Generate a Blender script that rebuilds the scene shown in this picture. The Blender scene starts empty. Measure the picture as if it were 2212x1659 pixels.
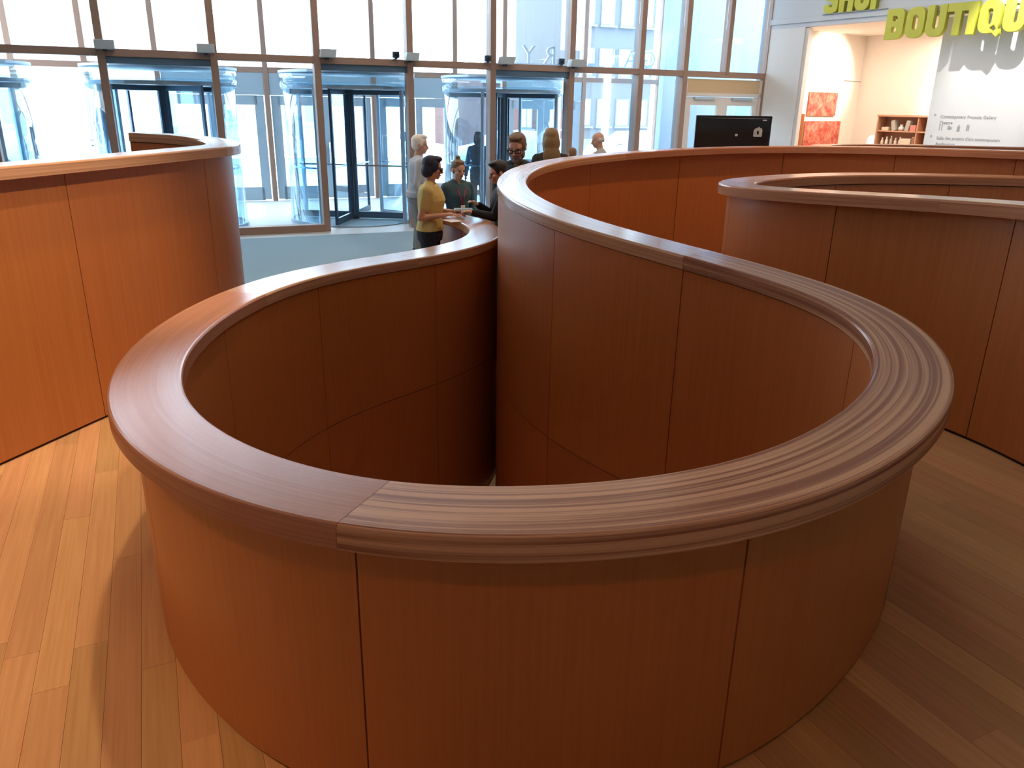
import bpy, bmesh, math, random
from mathutils import Vector, Matrix, geometry
C = bpy.context.scene.collection
S = bpy.context.scene
random.seed(7)
PI = math.pi

# ------------------------------------------------------------------ camera
EYE = 2.15
cam_d = bpy.data.cameras.new('camera')
cam_d.sensor_fit = 'HORIZONTAL'; cam_d.sensor_width = 36.0
cam_d.lens = 1683.0 / 2212 * 36
cam_d.clip_start = 0.05; cam_d.clip_end = 300
cam = bpy.data.objects.new('camera', cam_d); C.objects.link(cam)
cam.matrix_world = Matrix(((0.999867, -0.01631, 0.0, 0), (0.005477, 0.33574, -0.941939, 0), (0.015363, 0.941813, 0.335785, EYE), (0, 0, 0, 1)))
S.camera = cam

# ------------------------------------------------------------------ colour management, sky, lamps
S.view_settings.view_transform = 'Standard'; S.view_settings.look = 'None'
S.view_settings.gamma = 1.0; S.view_settings.use_curve_mapping = False
S.view_settings.exposure = 0.0
S.cycles.use_denoising = True
S.cycles.max_bounces = 10; S.cycles.diffuse_bounces = 5; S.cycles.glossy_bounces = 4
S.cycles.transparent_max_bounces = 24; S.cycles.transmission_bounces = 4
S.cycles.sample_clamp_indirect = 6.0; S.cycles.caustics_reflective = False; S.cycles.caustics_refractive = False
world = bpy.data.worlds.new('sky'); S.world = world; world.use_nodes = True
wn = world.node_tree; bg = wn.nodes['Background']
bg.inputs[0].default_value = (0.80, 0.91, 1.0, 1); bg.inputs[1].default_value = 12.5

def spot(name, loc, target, energy, size, blend=0.6, col=(1, .72, .42), radius=.06):
    l = bpy.data.lights.new(name, 'SPOT'); l.energy = energy; l.spot_size = math.radians(size); l.spot_blend = blend
    l.color = col; l.shadow_soft_size = radius
    o = bpy.data.objects.new(name, l); C.objects.link(o); o.location = loc
    o.rotation_euler = (Vector(target) - Vector(loc)).to_track_quat('-Z', 'Y').to_euler()
    return o
def area(name, loc, target, energy, sx, sy, col=(1, .8, .6)):
    l = bpy.data.lights.new(name, 'AREA'); l.shape = 'RECTANGLE'; l.size = sx; l.size_y = sy; l.energy = energy; l.color = col
    o = bpy.data.objects.new(name, l); C.objects.link(o); o.location = loc
    o.rotation_euler = (Vector(target) - Vector(loc)).to_track_quat('-Z', 'Y').to_euler()
    return o
WARM = (1, .70, .38)
# ceiling track lamps over the ramp, plus added fill lights
spot('ceiling_lamp_ramp_left', (-2.0, 5.3, 5.7), (-2.55, 5.0, 0), 600, 42, 1, (1, .80, .48), .10)
spot('fill_light_left_wall', (.4, 2.2, 5.7), (-3.05, 4.75, 1.25), 900, 30, .7, (1, .84, .66), .10)  # added fill lifting the upper left wall, no fitting known there
spot('fill_light_entry', (-4.0, .8, 5.7), (-2.3, 1.8, .0), 800, 40, .9, (1, .66, .34), .30)  # added fill softening the loop's shadow on the left floor
spot('ceiling_lamp_left_wall', (-1.2, 4.1, 5.7), (-2.9, 3.3, .5), 540, 62, .9, (1, .80, .56), .08)
spot('ceiling_lamp_behind', (-.5, -1.4, 5.7), (-.1, 1.6, .4), 150, 42, .9, (1, .42, .10), .10)
spot('ceiling_lamp_far_wall', (2.2, 8.6, 5.7), (2.2, 9.7, .9), 460, 100, .6, (1, .64, .30), .05)
spot('ceiling_lamp_inner_loop', (4.3, 5.9, 5.7), (3.6, 6.6, 1.6), 200, 60, .9, WARM, .08)
spot('ceiling_lamp_lower', (-.10, 7.62, -.35), (-.12, 7.45, -1.5), 10, 50, .5, WARM, .03)
area('fill_light_hall', (-.2, 4.8, 6.3), (-.2, 4.8, 0), 84, 4, 4, (1, .95, .95))  # added overhead fill for the dark inside of the loop
area('fill_light_lobby', (-1.5, 12.2, 6.3), (-1.5, 12.8, 0), 170, 8, 2.5, (1, .88, .74))  # added fill brightening the window mullions from inside
area('fill_light_shop_front', (4.2, 13.6, 6.2), (6.2, 16.0, 1.5), 110, 3, 3, (1, .86, .72))  # added warm fill for the shop pier

# ------------------------------------------------------------------ material helpers
def mat(name):
    m = bpy.data.materials.new(name); m.use_nodes = True
    return m, m.node_tree, m.node_tree.nodes['Principled BSDF']
def simple(name, col, rough=.5, metal=0.0, noise=.0, nscale=8, emit=None, spec=.5):
    m, t, b = mat(name)
    b.inputs['Base Color'].default_value = (*col, 1); b.inputs['Roughness'].default_value = rough; b.inputs['Metallic'].default_value = metal
    b.inputs['Specular IOR Level'].default_value = spec
    if noise:
        n = t.nodes.new('ShaderNodeTexNoise'); n.inputs['Scale'].default_value = nscale; n.inputs['Detail'].default_value = 4
        co = t.nodes.new('ShaderNodeTexCoord'); t.links.new(co.outputs['Object'], n.inputs['Vector'])
        r = t.nodes.new('ShaderNodeMix'); r.data_type = 'RGBA'
        r.inputs[6].default_value = (*[c * (1 - noise) for c in col], 1); r.inputs[7].default_value = (*[min(1, c * (1 + noise)) for c in col], 1)
        t.links.new(n.outputs[0], r.inputs[0]); t.links.new(r.outputs[2], b.inputs['Base Color'])
    if emit:
        b.inputs['Emission Color'].default_value = (*col, 1); b.inputs['Emission Strength'].default_value = emit
    return m
def wood(name, c_dark, c_light, su, sv, rough=.4, per_object=.0, contrast=(.3, .7), coat=0.0, bump=0.0, band=None, spec=.5):
    """grain along the v axis of the UV map (metres): noise stretched su across, sv along"""
    m, t, b = mat(name); N = t.nodes; L = t.links
    uv = N.new('ShaderNodeUVMap'); uv.uv_map = 'UVMap'
    oi = N.new('ShaderNodeObjectInfo')
    mp = N.new('ShaderNodeMapping'); mp.inputs['Scale'].default_value = (su, sv, 1)
    L.new(uv.outputs[0], mp.inputs['Vector'])
    off = N.new('ShaderNodeVectorMath'); off.operation = 'SCALE'; off.inputs[0].default_value = (37, 91, 13)
    L.new(oi.outputs['Random'], off.inputs['Scale'])
    ad = N.new('ShaderNodeVectorMath'); ad.operation = 'ADD'; L.new(mp.outputs[0], ad.inputs[0]); L.new(off.outputs[0], ad.inputs[1])
    n = N.new('ShaderNodeTexNoise'); n.inputs['Scale'].default_value = 1; n.inputs['Detail'].default_value = 3; n.inputs['Roughness'].default_value = .6
    L.new(ad.outputs[0], n.inputs['Vector'])
    rp = N.new('ShaderNodeMapRange'); rp.inputs[1].default_value = contrast[0]; rp.inputs[2].default_value = contrast[1]
    L.new(n.outputs[0], rp.inputs[0])
    mx = N.new('ShaderNodeMix'); mx.data_type = 'RGBA'; mx.inputs[6].default_value = (*c_dark, 1); mx.inputs[7].default_value = (*c_light, 1)
    L.new(rp.outputs[0], mx.inputs[0]); out = mx.outputs[2]
    if band:
        mp2 = N.new('ShaderNodeMapping'); mp2.inputs['Scale'].default_value = (band[0], band[1], 1); L.new(uv.outputs[0], mp2.inputs['Vector'])
        ad2 = N.new('ShaderNodeVectorMath'); ad2.operation = 'ADD'; L.new(mp2.outputs[0], ad2.inputs[0]); L.new(off.outputs[0], ad2.inputs[1])
        n2 = N.new('ShaderNodeTexNoise'); n2.inputs['Scale'].default_value = 1; n2.inputs['Detail'].default_value = 2; L.new(ad2.outputs[0], n2.inputs['Vector'])
        r2 = N.new('ShaderNodeMapRange'); r2.inputs[1].default_value = .40; r2.inputs[2].default_value = .60; r2.inputs[3].default_value = 1 - band[2]; r2.inputs[4].default_value = 1 + band[2]
        L.new(n2.outputs[0], r2.inputs[0])
        mm = N.new('ShaderNodeVectorMath'); mm.operation = 'SCALE'; L.new(out, mm.inputs[0]); L.new(r2.outputs[0], mm.inputs['Scale']); out = mm.outputs[0]
    if per_object:
        hs = N.new('ShaderNodeHueSaturation'); L.new(out, hs.inputs['Color'])
        mr = N.new('ShaderNodeMapRange'); mr.inputs[3].default_value = 1 - per_object; mr.inputs[4].default_value = 1 + per_object
        L.new(oi.outputs['Random'], mr.inputs[0]); L.new(mr.outputs[0], hs.inputs['Value'])
        m2 = N.new('ShaderNodeMath'); m2.operation = 'MULTIPLY'; m2.inputs[1].default_value = 17.31; L.new(oi.outputs['Random'], m2.inputs[0])
        fr = N.new('ShaderNodeMath'); fr.operation = 'FRACT'; L.new(m2.outputs[0], fr.inputs[0])
        h2 = N.new('ShaderNodeMapRange'); h2.inputs[3].default_value = .5 - per_object * .05; h2.inputs[4].default_value = .5 + per_object * .03
        L.new(fr.outputs[0], h2.inputs[0]); L.new(h2.outputs[0], hs.inputs['Hue']); out = hs.outputs[0]
    L.new(out, b.inputs['Base Color']); b.inputs['Roughness'].default_value = rough
    b.inputs['Coat Weight'].default_value = coat; b.inputs['Coat Roughness'].default_value = .25
    b.inputs['Specular IOR Level'].default_value = spec
    if bump:
        bp = N.new('ShaderNodeBump'); bp.inputs['Strength'].default_value = bump; bp.inputs['Distance'].default_value = .002
        L.new(n.outputs[0], bp.inputs['Height']); L.new(bp.outputs[0], b.inputs['Normal'])
    return m
def glass(name, tint=(.93, .97, 1), gloss=.07):
    m = bpy.data.materials.new(name); m.use_nodes = True; t = m.node_tree; t.nodes.clear()
    o = t.nodes.new('ShaderNodeOutputMaterial'); tr = t.nodes.new('ShaderNodeBsdfTransparent'); tr.inputs[0].default_value = (*tint, 1)
    g = t.nodes.new('ShaderNodeBsdfGlossy'); g.inputs['Roughness'].default_value = .02
    mx = t.nodes.new('ShaderNodeMixShader'); lw = t.nodes.new('ShaderNodeLayerWeight'); lw.inputs[0].default_value = .25
    mr = t.nodes.new('ShaderNodeMapRange'); mr.inputs[3].default_value = gloss * .5; mr.inputs[4].default_value = min(1, gloss * 6)
    t.links.new(lw.outputs['Facing'], mr.inputs[0]); t.links.new(mr.outputs[0], mx.inputs[0])
    t.links.new(tr.outputs[0], mx.inputs[1]); t.links.new(g.outputs[0], mx.inputs[2]); t.links.new(mx.outputs[0], o.inputs[0])
    return m
M = {}
M['panel'] = wood('oak_veneer', (.385, .114, .026), (.44, .138, .034), 55, 1.1, .36, .05, (.3, .7), spec=.55)
M['core'] = simple('dark_joint', (.05, .016, .006), .8)
M['cap_stripe'] = wood('laminated_cap', (.25, .103, .060), (.56, .295, .16), 46, .25, .20, .03, (.43, .57), spec=.12, bump=.05)
M['cap_fine'] = wood('reddish_cap', (.33, .135, .075), (.46, .21, .12), 130, .8, .20, .03, (.30, .70), spec=.10, bump=.05)
M['cap_soft'] = wood('pale_cap', (.38, .185, .10), (.52, .275, .155), 75, .30, .20, .03, (.40, .60), spec=.42, bump=.04)
M['plank'] = wood('oak_plank', (.43, .205, .080), (.56, .300, .130), 60, 1.6, .42, .17, (.2, .8), bump=.06, spec=.3)
M['plank_base'] = simple('plank_underlay', (.06, .03, .012), .9)
M['mullion'] = wood('mullion_wood', (.29, .175, .13), (.37, .235, .175), 40, .8, .45, .03)
M['frame_metal'] = simple('brushed_aluminium', (.42, .53, .62), .4, .35)
M['wing_metal'] = simple('blue_steel_frame', (.10, .17, .24), .4, .3)
M['dark_metal'] = simple('dark_anodised_frame', (.05, .08, .12), .35, .4)
M['steel'] = simple('stainless_steel', (.62, .64, .66), .25, 1.0)
M['glass'] = glass('clear_glass'); M['glass_blue'] = glass('blue_tinted_glass', (.78, .91, .98), .07)
M['white_wall'] = simple('white_plaster', (.80, .79, .78), .7, noise=.03, nscale=3)
M['grey_wall'] = simple('pale_grey_plaster', (.62, .66, .72), .7, noise=.03, nscale=3)
M['shop_wall'] = simple('cream_plaster', (.84, .78, .71), .75, noise=.03, nscale=2)
M['ceiling'] = simple('ceiling_plaster', (.72, .66, .58), .8)
M['concrete'] = simple('pale_stone', (.52, .52, .50), .5, noise=.12, nscale=5)
M['carpet'] = simple('blue_grey_carpet', (.24, .345, .40), .85, noise=.14, nscale=60)
M['white_frame'] = simple('white_painted_frame', (.74, .71, .69), .45)
M['maple'] = wood('pale_maple', (.60, .42, .24), (.70, .52, .32), 30, 1.5, .5)
M['letter'] = simple('yellow_green_letter', (.58, .58, .055), .45)
M['grey_print'] = simple('grey_print', (.38, .39, .40), .7)
M['black'] = simple('black_plastic', (.008, .008, .010), .35)
M['grey_emblem'] = simple('grey_emblem', (.45, .46, .49), .5)
M['fixture'] = simple('grey_fixture', (.42, .48, .52), .5)
M['asphalt'] = simple('asphalt', (.30, .31, .33), .9, noise=.15, nscale=3)
M['sidewalk'] = simple('pavement_concrete', (.62, .62, .60), .85, noise=.08, nscale=2)

# ------------------------------------------------------------------ mesh helpers
def obj(name, bm, m, parent=None, smooth=False, mats=None):
    me = bpy.data.meshes.new(name)
    bmesh.ops.recalc_face_normals(bm, faces=bm.faces[:])
    if smooth:
        for f in bm.faces: f.smooth = True
    bm.to_mesh(me); bm.free()
    for x in (mats or [m]): me.materials.append(x)
    o = bpy.data.objects.new(name, me); C.objects.link(o)
    if parent is not None: o.parent = parent
    return o
def tag(o, label=None, cat=None, group=None, kind=None):
    if label: o['label'] = label
    if cat: o['category'] = cat
    if group: o['group'] = group
    if kind: o['kind'] = kind
    return o
def empty(name, loc=(0, 0, 0), rz=0.0, parent=None):
    o = bpy.data.objects.new(name, None); C.objects.link(o); o.location = loc; o.rotation_euler = (0, 0, rz); o.empty_display_size = .1
    if parent is not None: o.parent = parent
    return o
def box(bm, c, s, rot=None):
    r = bmesh.ops.create_cube(bm, size=1.0)
    mtx = Matrix.Translation(c) @ (rot.to_4x4() if rot else Matrix.Identity(4)) @ Matrix.Diagonal((*s, 1))
    bmesh.ops.transform(bm, matrix=mtx, verts=r['verts'])
    return r['verts']
def bevel(bm, w, seg=1):
    bmesh.ops.bevel(bm, geom=bm.edges[:], offset=w, segments=seg, affect='EDGES', profile=.7)
def bbox_obj(name, c, s, m, parent=None, bev=.0, rot=None):
    bm = bmesh.new(); box(bm, c, s, rot)
    if bev: bevel(bm, bev)
    return obj(name, bm, m, parent)
def ellipsoid(bm, c, r, rot=None, seg=14, rings=10):
    q = bmesh.ops.create_uvsphere(bm, u_segments=seg, v_segments=rings, radius=1.0)
    mtx = Matrix.Translation(c) @ (rot.to_4x4() if rot else Matrix.Identity(4)) @ Matrix.Diagonal((*r, 1))
    bmesh.ops.transform(bm, matrix=mtx, verts=q['verts']); return q['verts']
def tube(bm, p0, p1, r0, r1, seg=12, caps=True):
    p0, p1 = Vector(p0), Vector(p1); d = p1 - p0
    q = bmesh.ops.create_cone(bm, cap_ends=True, segments=seg, radius1=r0, radius2=r1, depth=d.length)
    mtx = Matrix.Translation((p0 + p1) / 2) @ d.to_track_quat('Z', 'Y').to_matrix().to_4x4()
    bmesh.ops.transform(bm, matrix=mtx, verts=q['verts'])
    if caps:
        ellipsoid(bm, p0, (r0,) * 3, seg=seg, rings=8); ellipsoid(bm, p1, (r1,) * 3, seg=seg, rings=8)
def loft(bm, rings):
    """rings: list of lists of vectors, same count; closed tube with caps"""
    vs = [[bm.verts.new(p) for p in r] for r in rings]; n = len(vs[0])
    for a, b in zip(vs[:-1], vs[1:]):
        for i in range(n): bm.faces.new((a[i], a[(i + 1) % n], b[(i + 1) % n], b[i]))
    bm.faces.new(vs[0][::-1]); bm.faces.new(vs[-1])
    return vs
def lathe(bm, prof, seg=24, c=(0, 0, 0)):
    loft(bm, [[Vector((c[0] + r * math.cos(2 * PI * i / seg), c[1] + r * math.sin(2 * PI * i / seg), c[2] + z)) for i in range(seg)] for r, z in prof])
def prism(bm, pts, z0, z1):
    loft(bm, [[Vector((x, y, z0)) for x, y in pts], [Vector((x, y, z1)) for x, y in pts]])

# ------------------------------------------------------------------ curve helpers
def bspline(ctrl, per=14):
    c = [Vector(p) for p in ctrl]; c = [2 * c[0] - c[1]] + c + [2 * c[-1] - c[-2]]
    out = []
    for i in range(len(c) - 3):
        p0, p1, p2, p3 = c[i:i + 4]
        for k in range(per):
            t = k / per
            out.append(((1 - t) ** 3 * p0 + (3 * t ** 3 - 6 * t ** 2 + 4) * p1 + (-3 * t ** 3 + 3 * t ** 2 + 3 * t + 1) * p2 + t ** 3 * p3) / 6)
    out.append((c[-3] + 4 * c[-2] + c[-1]) / 6)
    return out
class Path:
    def __init__(self, ctrl, widths):
        raw = bspline(ctrl); s = [0.0]
        for a, b in zip(raw[:-1], raw[1:]): s.append(s[-1] + (b.xy - a.xy).length)
        self.raw, self.s, self.len = raw, s, s[-1]
        self.wk = widths
        self.n = len(ctrl)
    def at(self, s):
        s = min(max(s, 0), self.len); lo, hi = 0, len(self.s) - 1
        while hi - lo > 1:
            md = (lo + hi) // 2
            if self.s[md] <= s: lo = md
            else: hi = md
        t = (s - self.s[lo]) / max(self.s[hi] - self.s[lo], 1e-9)
        return self.raw[lo].lerp(self.raw[hi], t)
    def frame(self, s):
        p = self.at(s); a = self.at(s - .06); b = self.at(s + .06); d = (b.xy - a.xy).normalized()
        return p, Vector((-d.y, d.x))          # left normal
    def width(self, s):
        f = s / self.len; k = self.wk
        for (a, wa), (b, wb) in zip(k[:-1], k[1:]):
            if f <= b: return wa + (wb - wa) * (f - a) / (b - a)
        return k[-1][1]
    def poly(self, s0, s1, step=.1, off=0.0):
        n = max(2, int((s1 - s0) / step)); r = []
        for i in range(n + 1):
            p, nn = self.frame(s0 + (s1 - s0) * i / n); r.append((p.x + nn.x * off, p.y + nn.y * off))
        return r
def sweep(path, s0, s1, section, step=.06, uvmode='wall'):
    """section(s, p, n, w) -> list of (offset along left normal, z, v coordinate)"""
    bm = bmesh.new(); uvl = bm.loops.layers.uv.new('UVMap')
    k = max(1, int(round((s1 - s0) / step))); rings = []; ss = []
    for i in range(k + 1):
        s = s0 + (s1 - s0) * i / k; p, n = path.frame(s); sec = section(s, p, n, path.width(s))
        rings.append([(bm.verts.new((p.x + n.x * o, p.y + n.y * o, z)), v) for o, z, v in sec]); ss.append(s)
    m = len(rings[0])
    for i in range(k):
        for j in range(m):
            jn = (j + 1) % m
            f = bm.faces.new((rings[i][j][0], rings[i][jn][0], rings[i + 1][jn][0], rings[i + 1][j][0])); f.smooth = True
            vs = [(ss[i], rings[i][j][1]), (ss[i], rings[i][jn][1] if jn else rings[i][j][1] + .05), (ss[i + 1], rings[i + 1][jn][1] if jn else rings[i + 1][j][1] + .05), (ss[i + 1], rings[i + 1][j][1])]
            for l, (u, v) in zip(f.loops, vs): l[uvl].uv = (u, v) if uvmode == 'wall' else (v, u)
    for i in range(k):
        for j in range(m):
            ed = bm.edges.get((rings[i][j][0], rings[i + 1][j][0]))
            if ed: ed.smooth = False
    for r in (rings[0][::-1], rings[-1]):
        f = bm.faces.new([v for v, _ in r])
        for l, (vv, tv) in zip(f.loops, r): l[uvl].uv = (tv, vv.co.z)
        for ed in f.edges: ed.smooth = False
    return bm
def sharp(o, ang=40):
    for e in o.data.edges: pass
    return o
CAP_T = .075
def cap_segment(path, s0, s1, m, parent):
    def sec(s, p, n, w):
        h = w / 2; z = p.z; r = .012
        return [(-h, z - CAP_T, 0), (-h, z - r, .06), (-h + r * .4, z - r * .3, .07), (-h + r, z, .08), (h - r, z, .08 + w), (h - r * .4, z - r * .3, .09 + w), (h, z - r, .10 + w), (h, z - CAP_T, .16 + w)]
    bm = sweep(path, s0 + .0008, s1 - .0008, sec, .05, 'cap')
    return obj('cap_segment', bm, m, parent)
def wall_panel(path, s0, s1, side, zb, zt, parent, m=None):
    """side -1: ramp face (cap overhangs it), +1: pit face; zb, zt functions of (s, p)"""
    def sec(s, p, n, w):
        o = (w / 2 - .010) if side > 0 else -(w / 2 - .080)
        i = o - .015 * side
        b, t = zb(s, p), zt(s, p)
        return [(o, b, b), (o, t, t), (i, t, t + .02), (i, b, b - .02)]
    g = .0030
    return obj('wall_panel', sweep(path, s0 + g, s1 - g, sec, .07), m or M['panel'], parent)
def parapet(name, label, ctrl, widths, seams_ramp, seams_pit, zb_ramp, zb_pit, caps, split=None):
    path = Path(ctrl, widths); root = empty(name, (0, 0, 0)); tag(root, label, 'parapet')
    def core(s, p, n, w):
        a, b = -(w / 2 - .094), w / 2 - .024
        z0 = min(zb_ramp(s, p), zb_pit(s, p))
        return [(a, z0, 0), (a, p.z - CAP_T, 1), (b, p.z - CAP_T, 1.2), (b, z0, 2.2)]
    obj('wall_core', sweep(path, .002, path.len - .002, core, .1), M['core'], root)
    top = lambda s, p: p.z - CAP_T - .007
    for side, seams, zb in ((-1, seams_ramp, zb_ramp), (1, seams_pit, zb_pit)):
        ed = [0] + [x for x in seams if 0 < x < path.len] + [path.len]
        for a, b in zip(ed[:-1], ed[1:]):
            if split and side > 0 and split[0] < (a + b) / 2 < split[1]:
                zs = split[2]
                wall_panel(path, a, b, side, lambda s, p: zs + .003, top, root)
                wall_panel(path, a, b, side, lambda s, p: zb(s, p) + .02, lambda s, p: zs - .003, root)
            else:
                wall_panel(path, a, b, side, lambda s, p: zb(s, p) + .02, top, root)
    ed = [0] + [c[0] for c in caps if c[0] > 0] + [path.len]
    for (a, b), c in zip(zip(ed[:-1], ed[1:]), caps): cap_segment(path, a, b, c[1], root)
    return path, root
def ends(start, step, total):
    r = []; x = start
    while x < total: r.append(x); x += step
    return r

# ------------------------------------------------------------------ the three oak parapets
def zramp(x): return max(.015, .16 + .145 * math.tanh(x))
MAIN = [(-.93, 9.2, .985), (-.68, 8.87, .985), (-.46, 8.5, .985), (-.311, 8.078, .985), (-.266, 7.546, .987), (-.407, 6.994, .988), (-.742, 6.454, .991), (-1.227, 5.908, 1.004), (-1.623, 5.221, 1.018), (-1.773, 4.349, 1.029), (-1.696, 3.467, 1.044), (-1.423, 2.757, 1.061), (-1.019, 2.272, 1.083), (-.606, 1.968, 1.115), (-.184, 1.787, 1.158), (.348, 1.773, 1.191), (.828, 1.971, 1.201), (1.265, 2.375, 1.21), (1.557, 2.816, 1.227), (1.677, 3.276, 1.266), (1.588, 3.687, 1.313), (1.297, 4.095, 1.359), (.896, 4.543, 1.401), (.487, 5.07, 1.441), (.162, 5.705, 1.481), (-.028, 6.456, 1.518), (-.045, 7.332, 1.55), (.126, 8.285, 1.582), (.618, 9.18, 1.617), (1.459, 9.846, 1.662), (2.515, 10.048, 1.722), (3.717, 9.486, 1.779), (5.039, 8.009, 1.817), (6.0, 6.7, 1.83)]
mp = Path(MAIN, [(0, .33), (1, .28)])
def s_near(path, x, y):
    return min(zip(path.s, path.raw), key=lambda q: (q[1].x - x) ** 2 + (q[1].y - y) ** 2)[0]
sn_ = lambda x, y: s_near(mp, x, y)
L = mp.len
W_MAIN = [(0, .33), (sn_(-.74, 6.45) / L, .315), (sn_(-1.7, 3.47) / L, .285), (sn_(1.59, 3.69) / L, .275), (sn_(-.03, 6.46) / L, .255), (1, .27)]
seams_pit = [sn_(*p) for p in ((-.46, 8.4), (-.77, 6.45), (-1.49, 5.42), (-1.74, 4.13), (-1.55, 2.95), (-.7, 2.02), (.43, 1.79), (1.45, 2.6), (1.64, 3.33), (1.05, 4.37), (.38, 5.30), (-.03, 6.45), (-.03, 7.6), (.35, 8.75), (1.2, 9.7), (2.4, 10.05), (3.5, 9.6), (4.3, 8.85))]
seams_ramp = [sn_(*p) for p in ((-.5, 8.55), (-.32, 7.3), (-.9, 6.3), (-1.6, 5.3), (-1.76, 4.1), (-1.35, 2.66), (-.39, 1.88), (.63, 1.88), (1.42, 2.6), (1.64, 3.6), (.9, 4.53), (.17, 5.7), (-.04, 6.9), (.1, 8.2), (.78, 9.32), (1.99, 9.98), (3.24, 9.75), (4.25, 8.92), (5.0, 8.05))]
s_pit0, s_pit1 = sn_(-.36, 8.2), sn_(.10, 8.2)
s_lob = sn_(-1.0, 6.2)
zb_r = lambda s, p: 0.0 if s < s_lob else zramp(p.x)
zb_p = lambda s, p: -1.5 if s_pit0 < s < s_pit1 else 0.0
CS, CF = M['cap_stripe'], M['cap_fine']
main_path, main_wall = parapet('ramp_parapet', 'long winding oak parapet whose teardrop loop fills the middle of the picture', MAIN, W_MAIN,
    seams_ramp, seams_pit, zb_r, zb_p, [(0, M['cap_soft']), (sn_(-.9, 6.3), M['cap_soft']), (sn_(-1.70, 4.78), CF), (sn_(-.39, 1.88), CS), (sn_(1.05, 4.37), M['cap_soft']), (sn_(.0, 6.6), M['cap_soft']), (sn_(1.2, 9.7), CF), (sn_(3.6, 9.55), CF)], (s_pit0, s_pit1, -.13))
LEFT = [(-3.85, 1.9, 1.75), (-3.72, 2.6, 1.755), (-3.52, 3.3, 1.762), (-3.304, 3.999, 1.77), (-3.073, 4.728, 1.778), (-2.862, 5.372, 1.786), (-2.674, 5.926, 1.797), (-2.521, 6.389, 1.806), (-2.445, 6.771, 1.806), (-2.537, 7.095, 1.816), (-2.745, 7.36, 1.835), (-3.052, 7.49, 1.857), (-3.483, 7.404, 1.875)]
lp = Path(LEFT, [(0, .28), (1, .28)])
sl = lambda x, y: s_near(lp, x, y)
left_path, left_wall = parapet('ramp_parapet', 'tall oak parapet with a rounded tip on the left in front of the windows', LEFT, [(0, .28), (1, .28)],
    [sl(-3.66, 2.8), sl(-3.3, 4.0), sl(-2.937, 5.142), sl(-2.528, 6.396), sl(-2.7, 7.3)], [sl(-3.4, 3.7), sl(-2.9, 5.25), sl(-2.5, 6.5), sl(-2.75, 7.36)],
    lambda s, p: zramp(p.x), lambda s, p: 0.0, [(0, M['cap_soft']), (sl(-3.1, 4.6), M['cap_soft']), (sl(-2.46, 6.6), M['cap_soft'])])
INNER = [(6.4, 6.2, 1.63), (5.5, 6.85, 1.63), (4.614, 7.214, 1.629), (3.761, 7.344, 1.627), (3.027, 7.283, 1.626), (2.42, 7.043, 1.619), (1.962, 6.693, 1.613), (1.698, 6.313, 1.615), (1.694, 5.916, 1.622), (1.914, 5.541, 1.637), (2.255, 5.153, 1.656), (2.603, 4.731, 1.677), (2.849, 4.24, 1.7), (2.973, 3.633, 1.718), (3.0, 3.0, 1.73), (2.95, 2.3, 1.74)]
ip = Path(INNER, [(0, .28), (1, .28)])
si = lambda x, y: s_near(ip, x, y)
inner_path, inner_wall = parapet('ramp_parapet', 'oak parapet loop with a narrow pointed opening on the right behind the teardrop loop', INNER, [(0, .28), (1, .28)],
    [si(4.6, 7.2), si(3.4, 7.33), si(2.2, 6.9), si(1.67, 6.1), si(2.15, 5.27), si(2.79, 4.33), si(3.0, 3.2)], [si(4.9, 7.1), si(3.9, 7.33), si(2.75, 7.2), si(1.8, 6.5), si(1.95, 5.5), si(2.65, 4.65), si(2.98, 3.6)],
    lambda s, p: zramp(p.x), lambda s, p: 0.0, [(0, CF), (si(3.0, 7.28), CF), (si(1.67, 6.1), CF), (si(2.6, 4.73), CF)])
BACK = [(7.9, 9.6, 1.72), (7.0, 10.1, 1.71), (6.1, 10.6, 1.70), (5.2, 11.05, 1.69), (4.6, 11.35, 1.685), (4.32, 11.7, 1.685), (4.5, 12.0, 1.69), (5.0, 12.1, 1.70), (5.6, 11.95, 1.71), (6.3, 11.6, 1.72), (7.0, 11.2, 1.73)]
BACK = BACK[::-1]
bp_ = Path(BACK, [(0, .28), (1, .28)])
sb = lambda x, y: s_near(bp_, x, y)
back_path, back_wall = parapet('ramp_parapet', 'distant oak parapet tip just visible over the long far wall below the shop', BACK, [(0, .28), (1, .28)],
    [sb(5.6, 11.95), sb(4.4, 11.6), sb(5.6, 10.85), sb(6.7, 10.3)], [sb(5.6, 11.95), sb(4.4, 11.6), sb(5.6, 10.85)], lambda s, p: 0.0, lambda s, p: 0.0, [(0, CF), (sb(4.4, 11.6), CF)])

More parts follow.
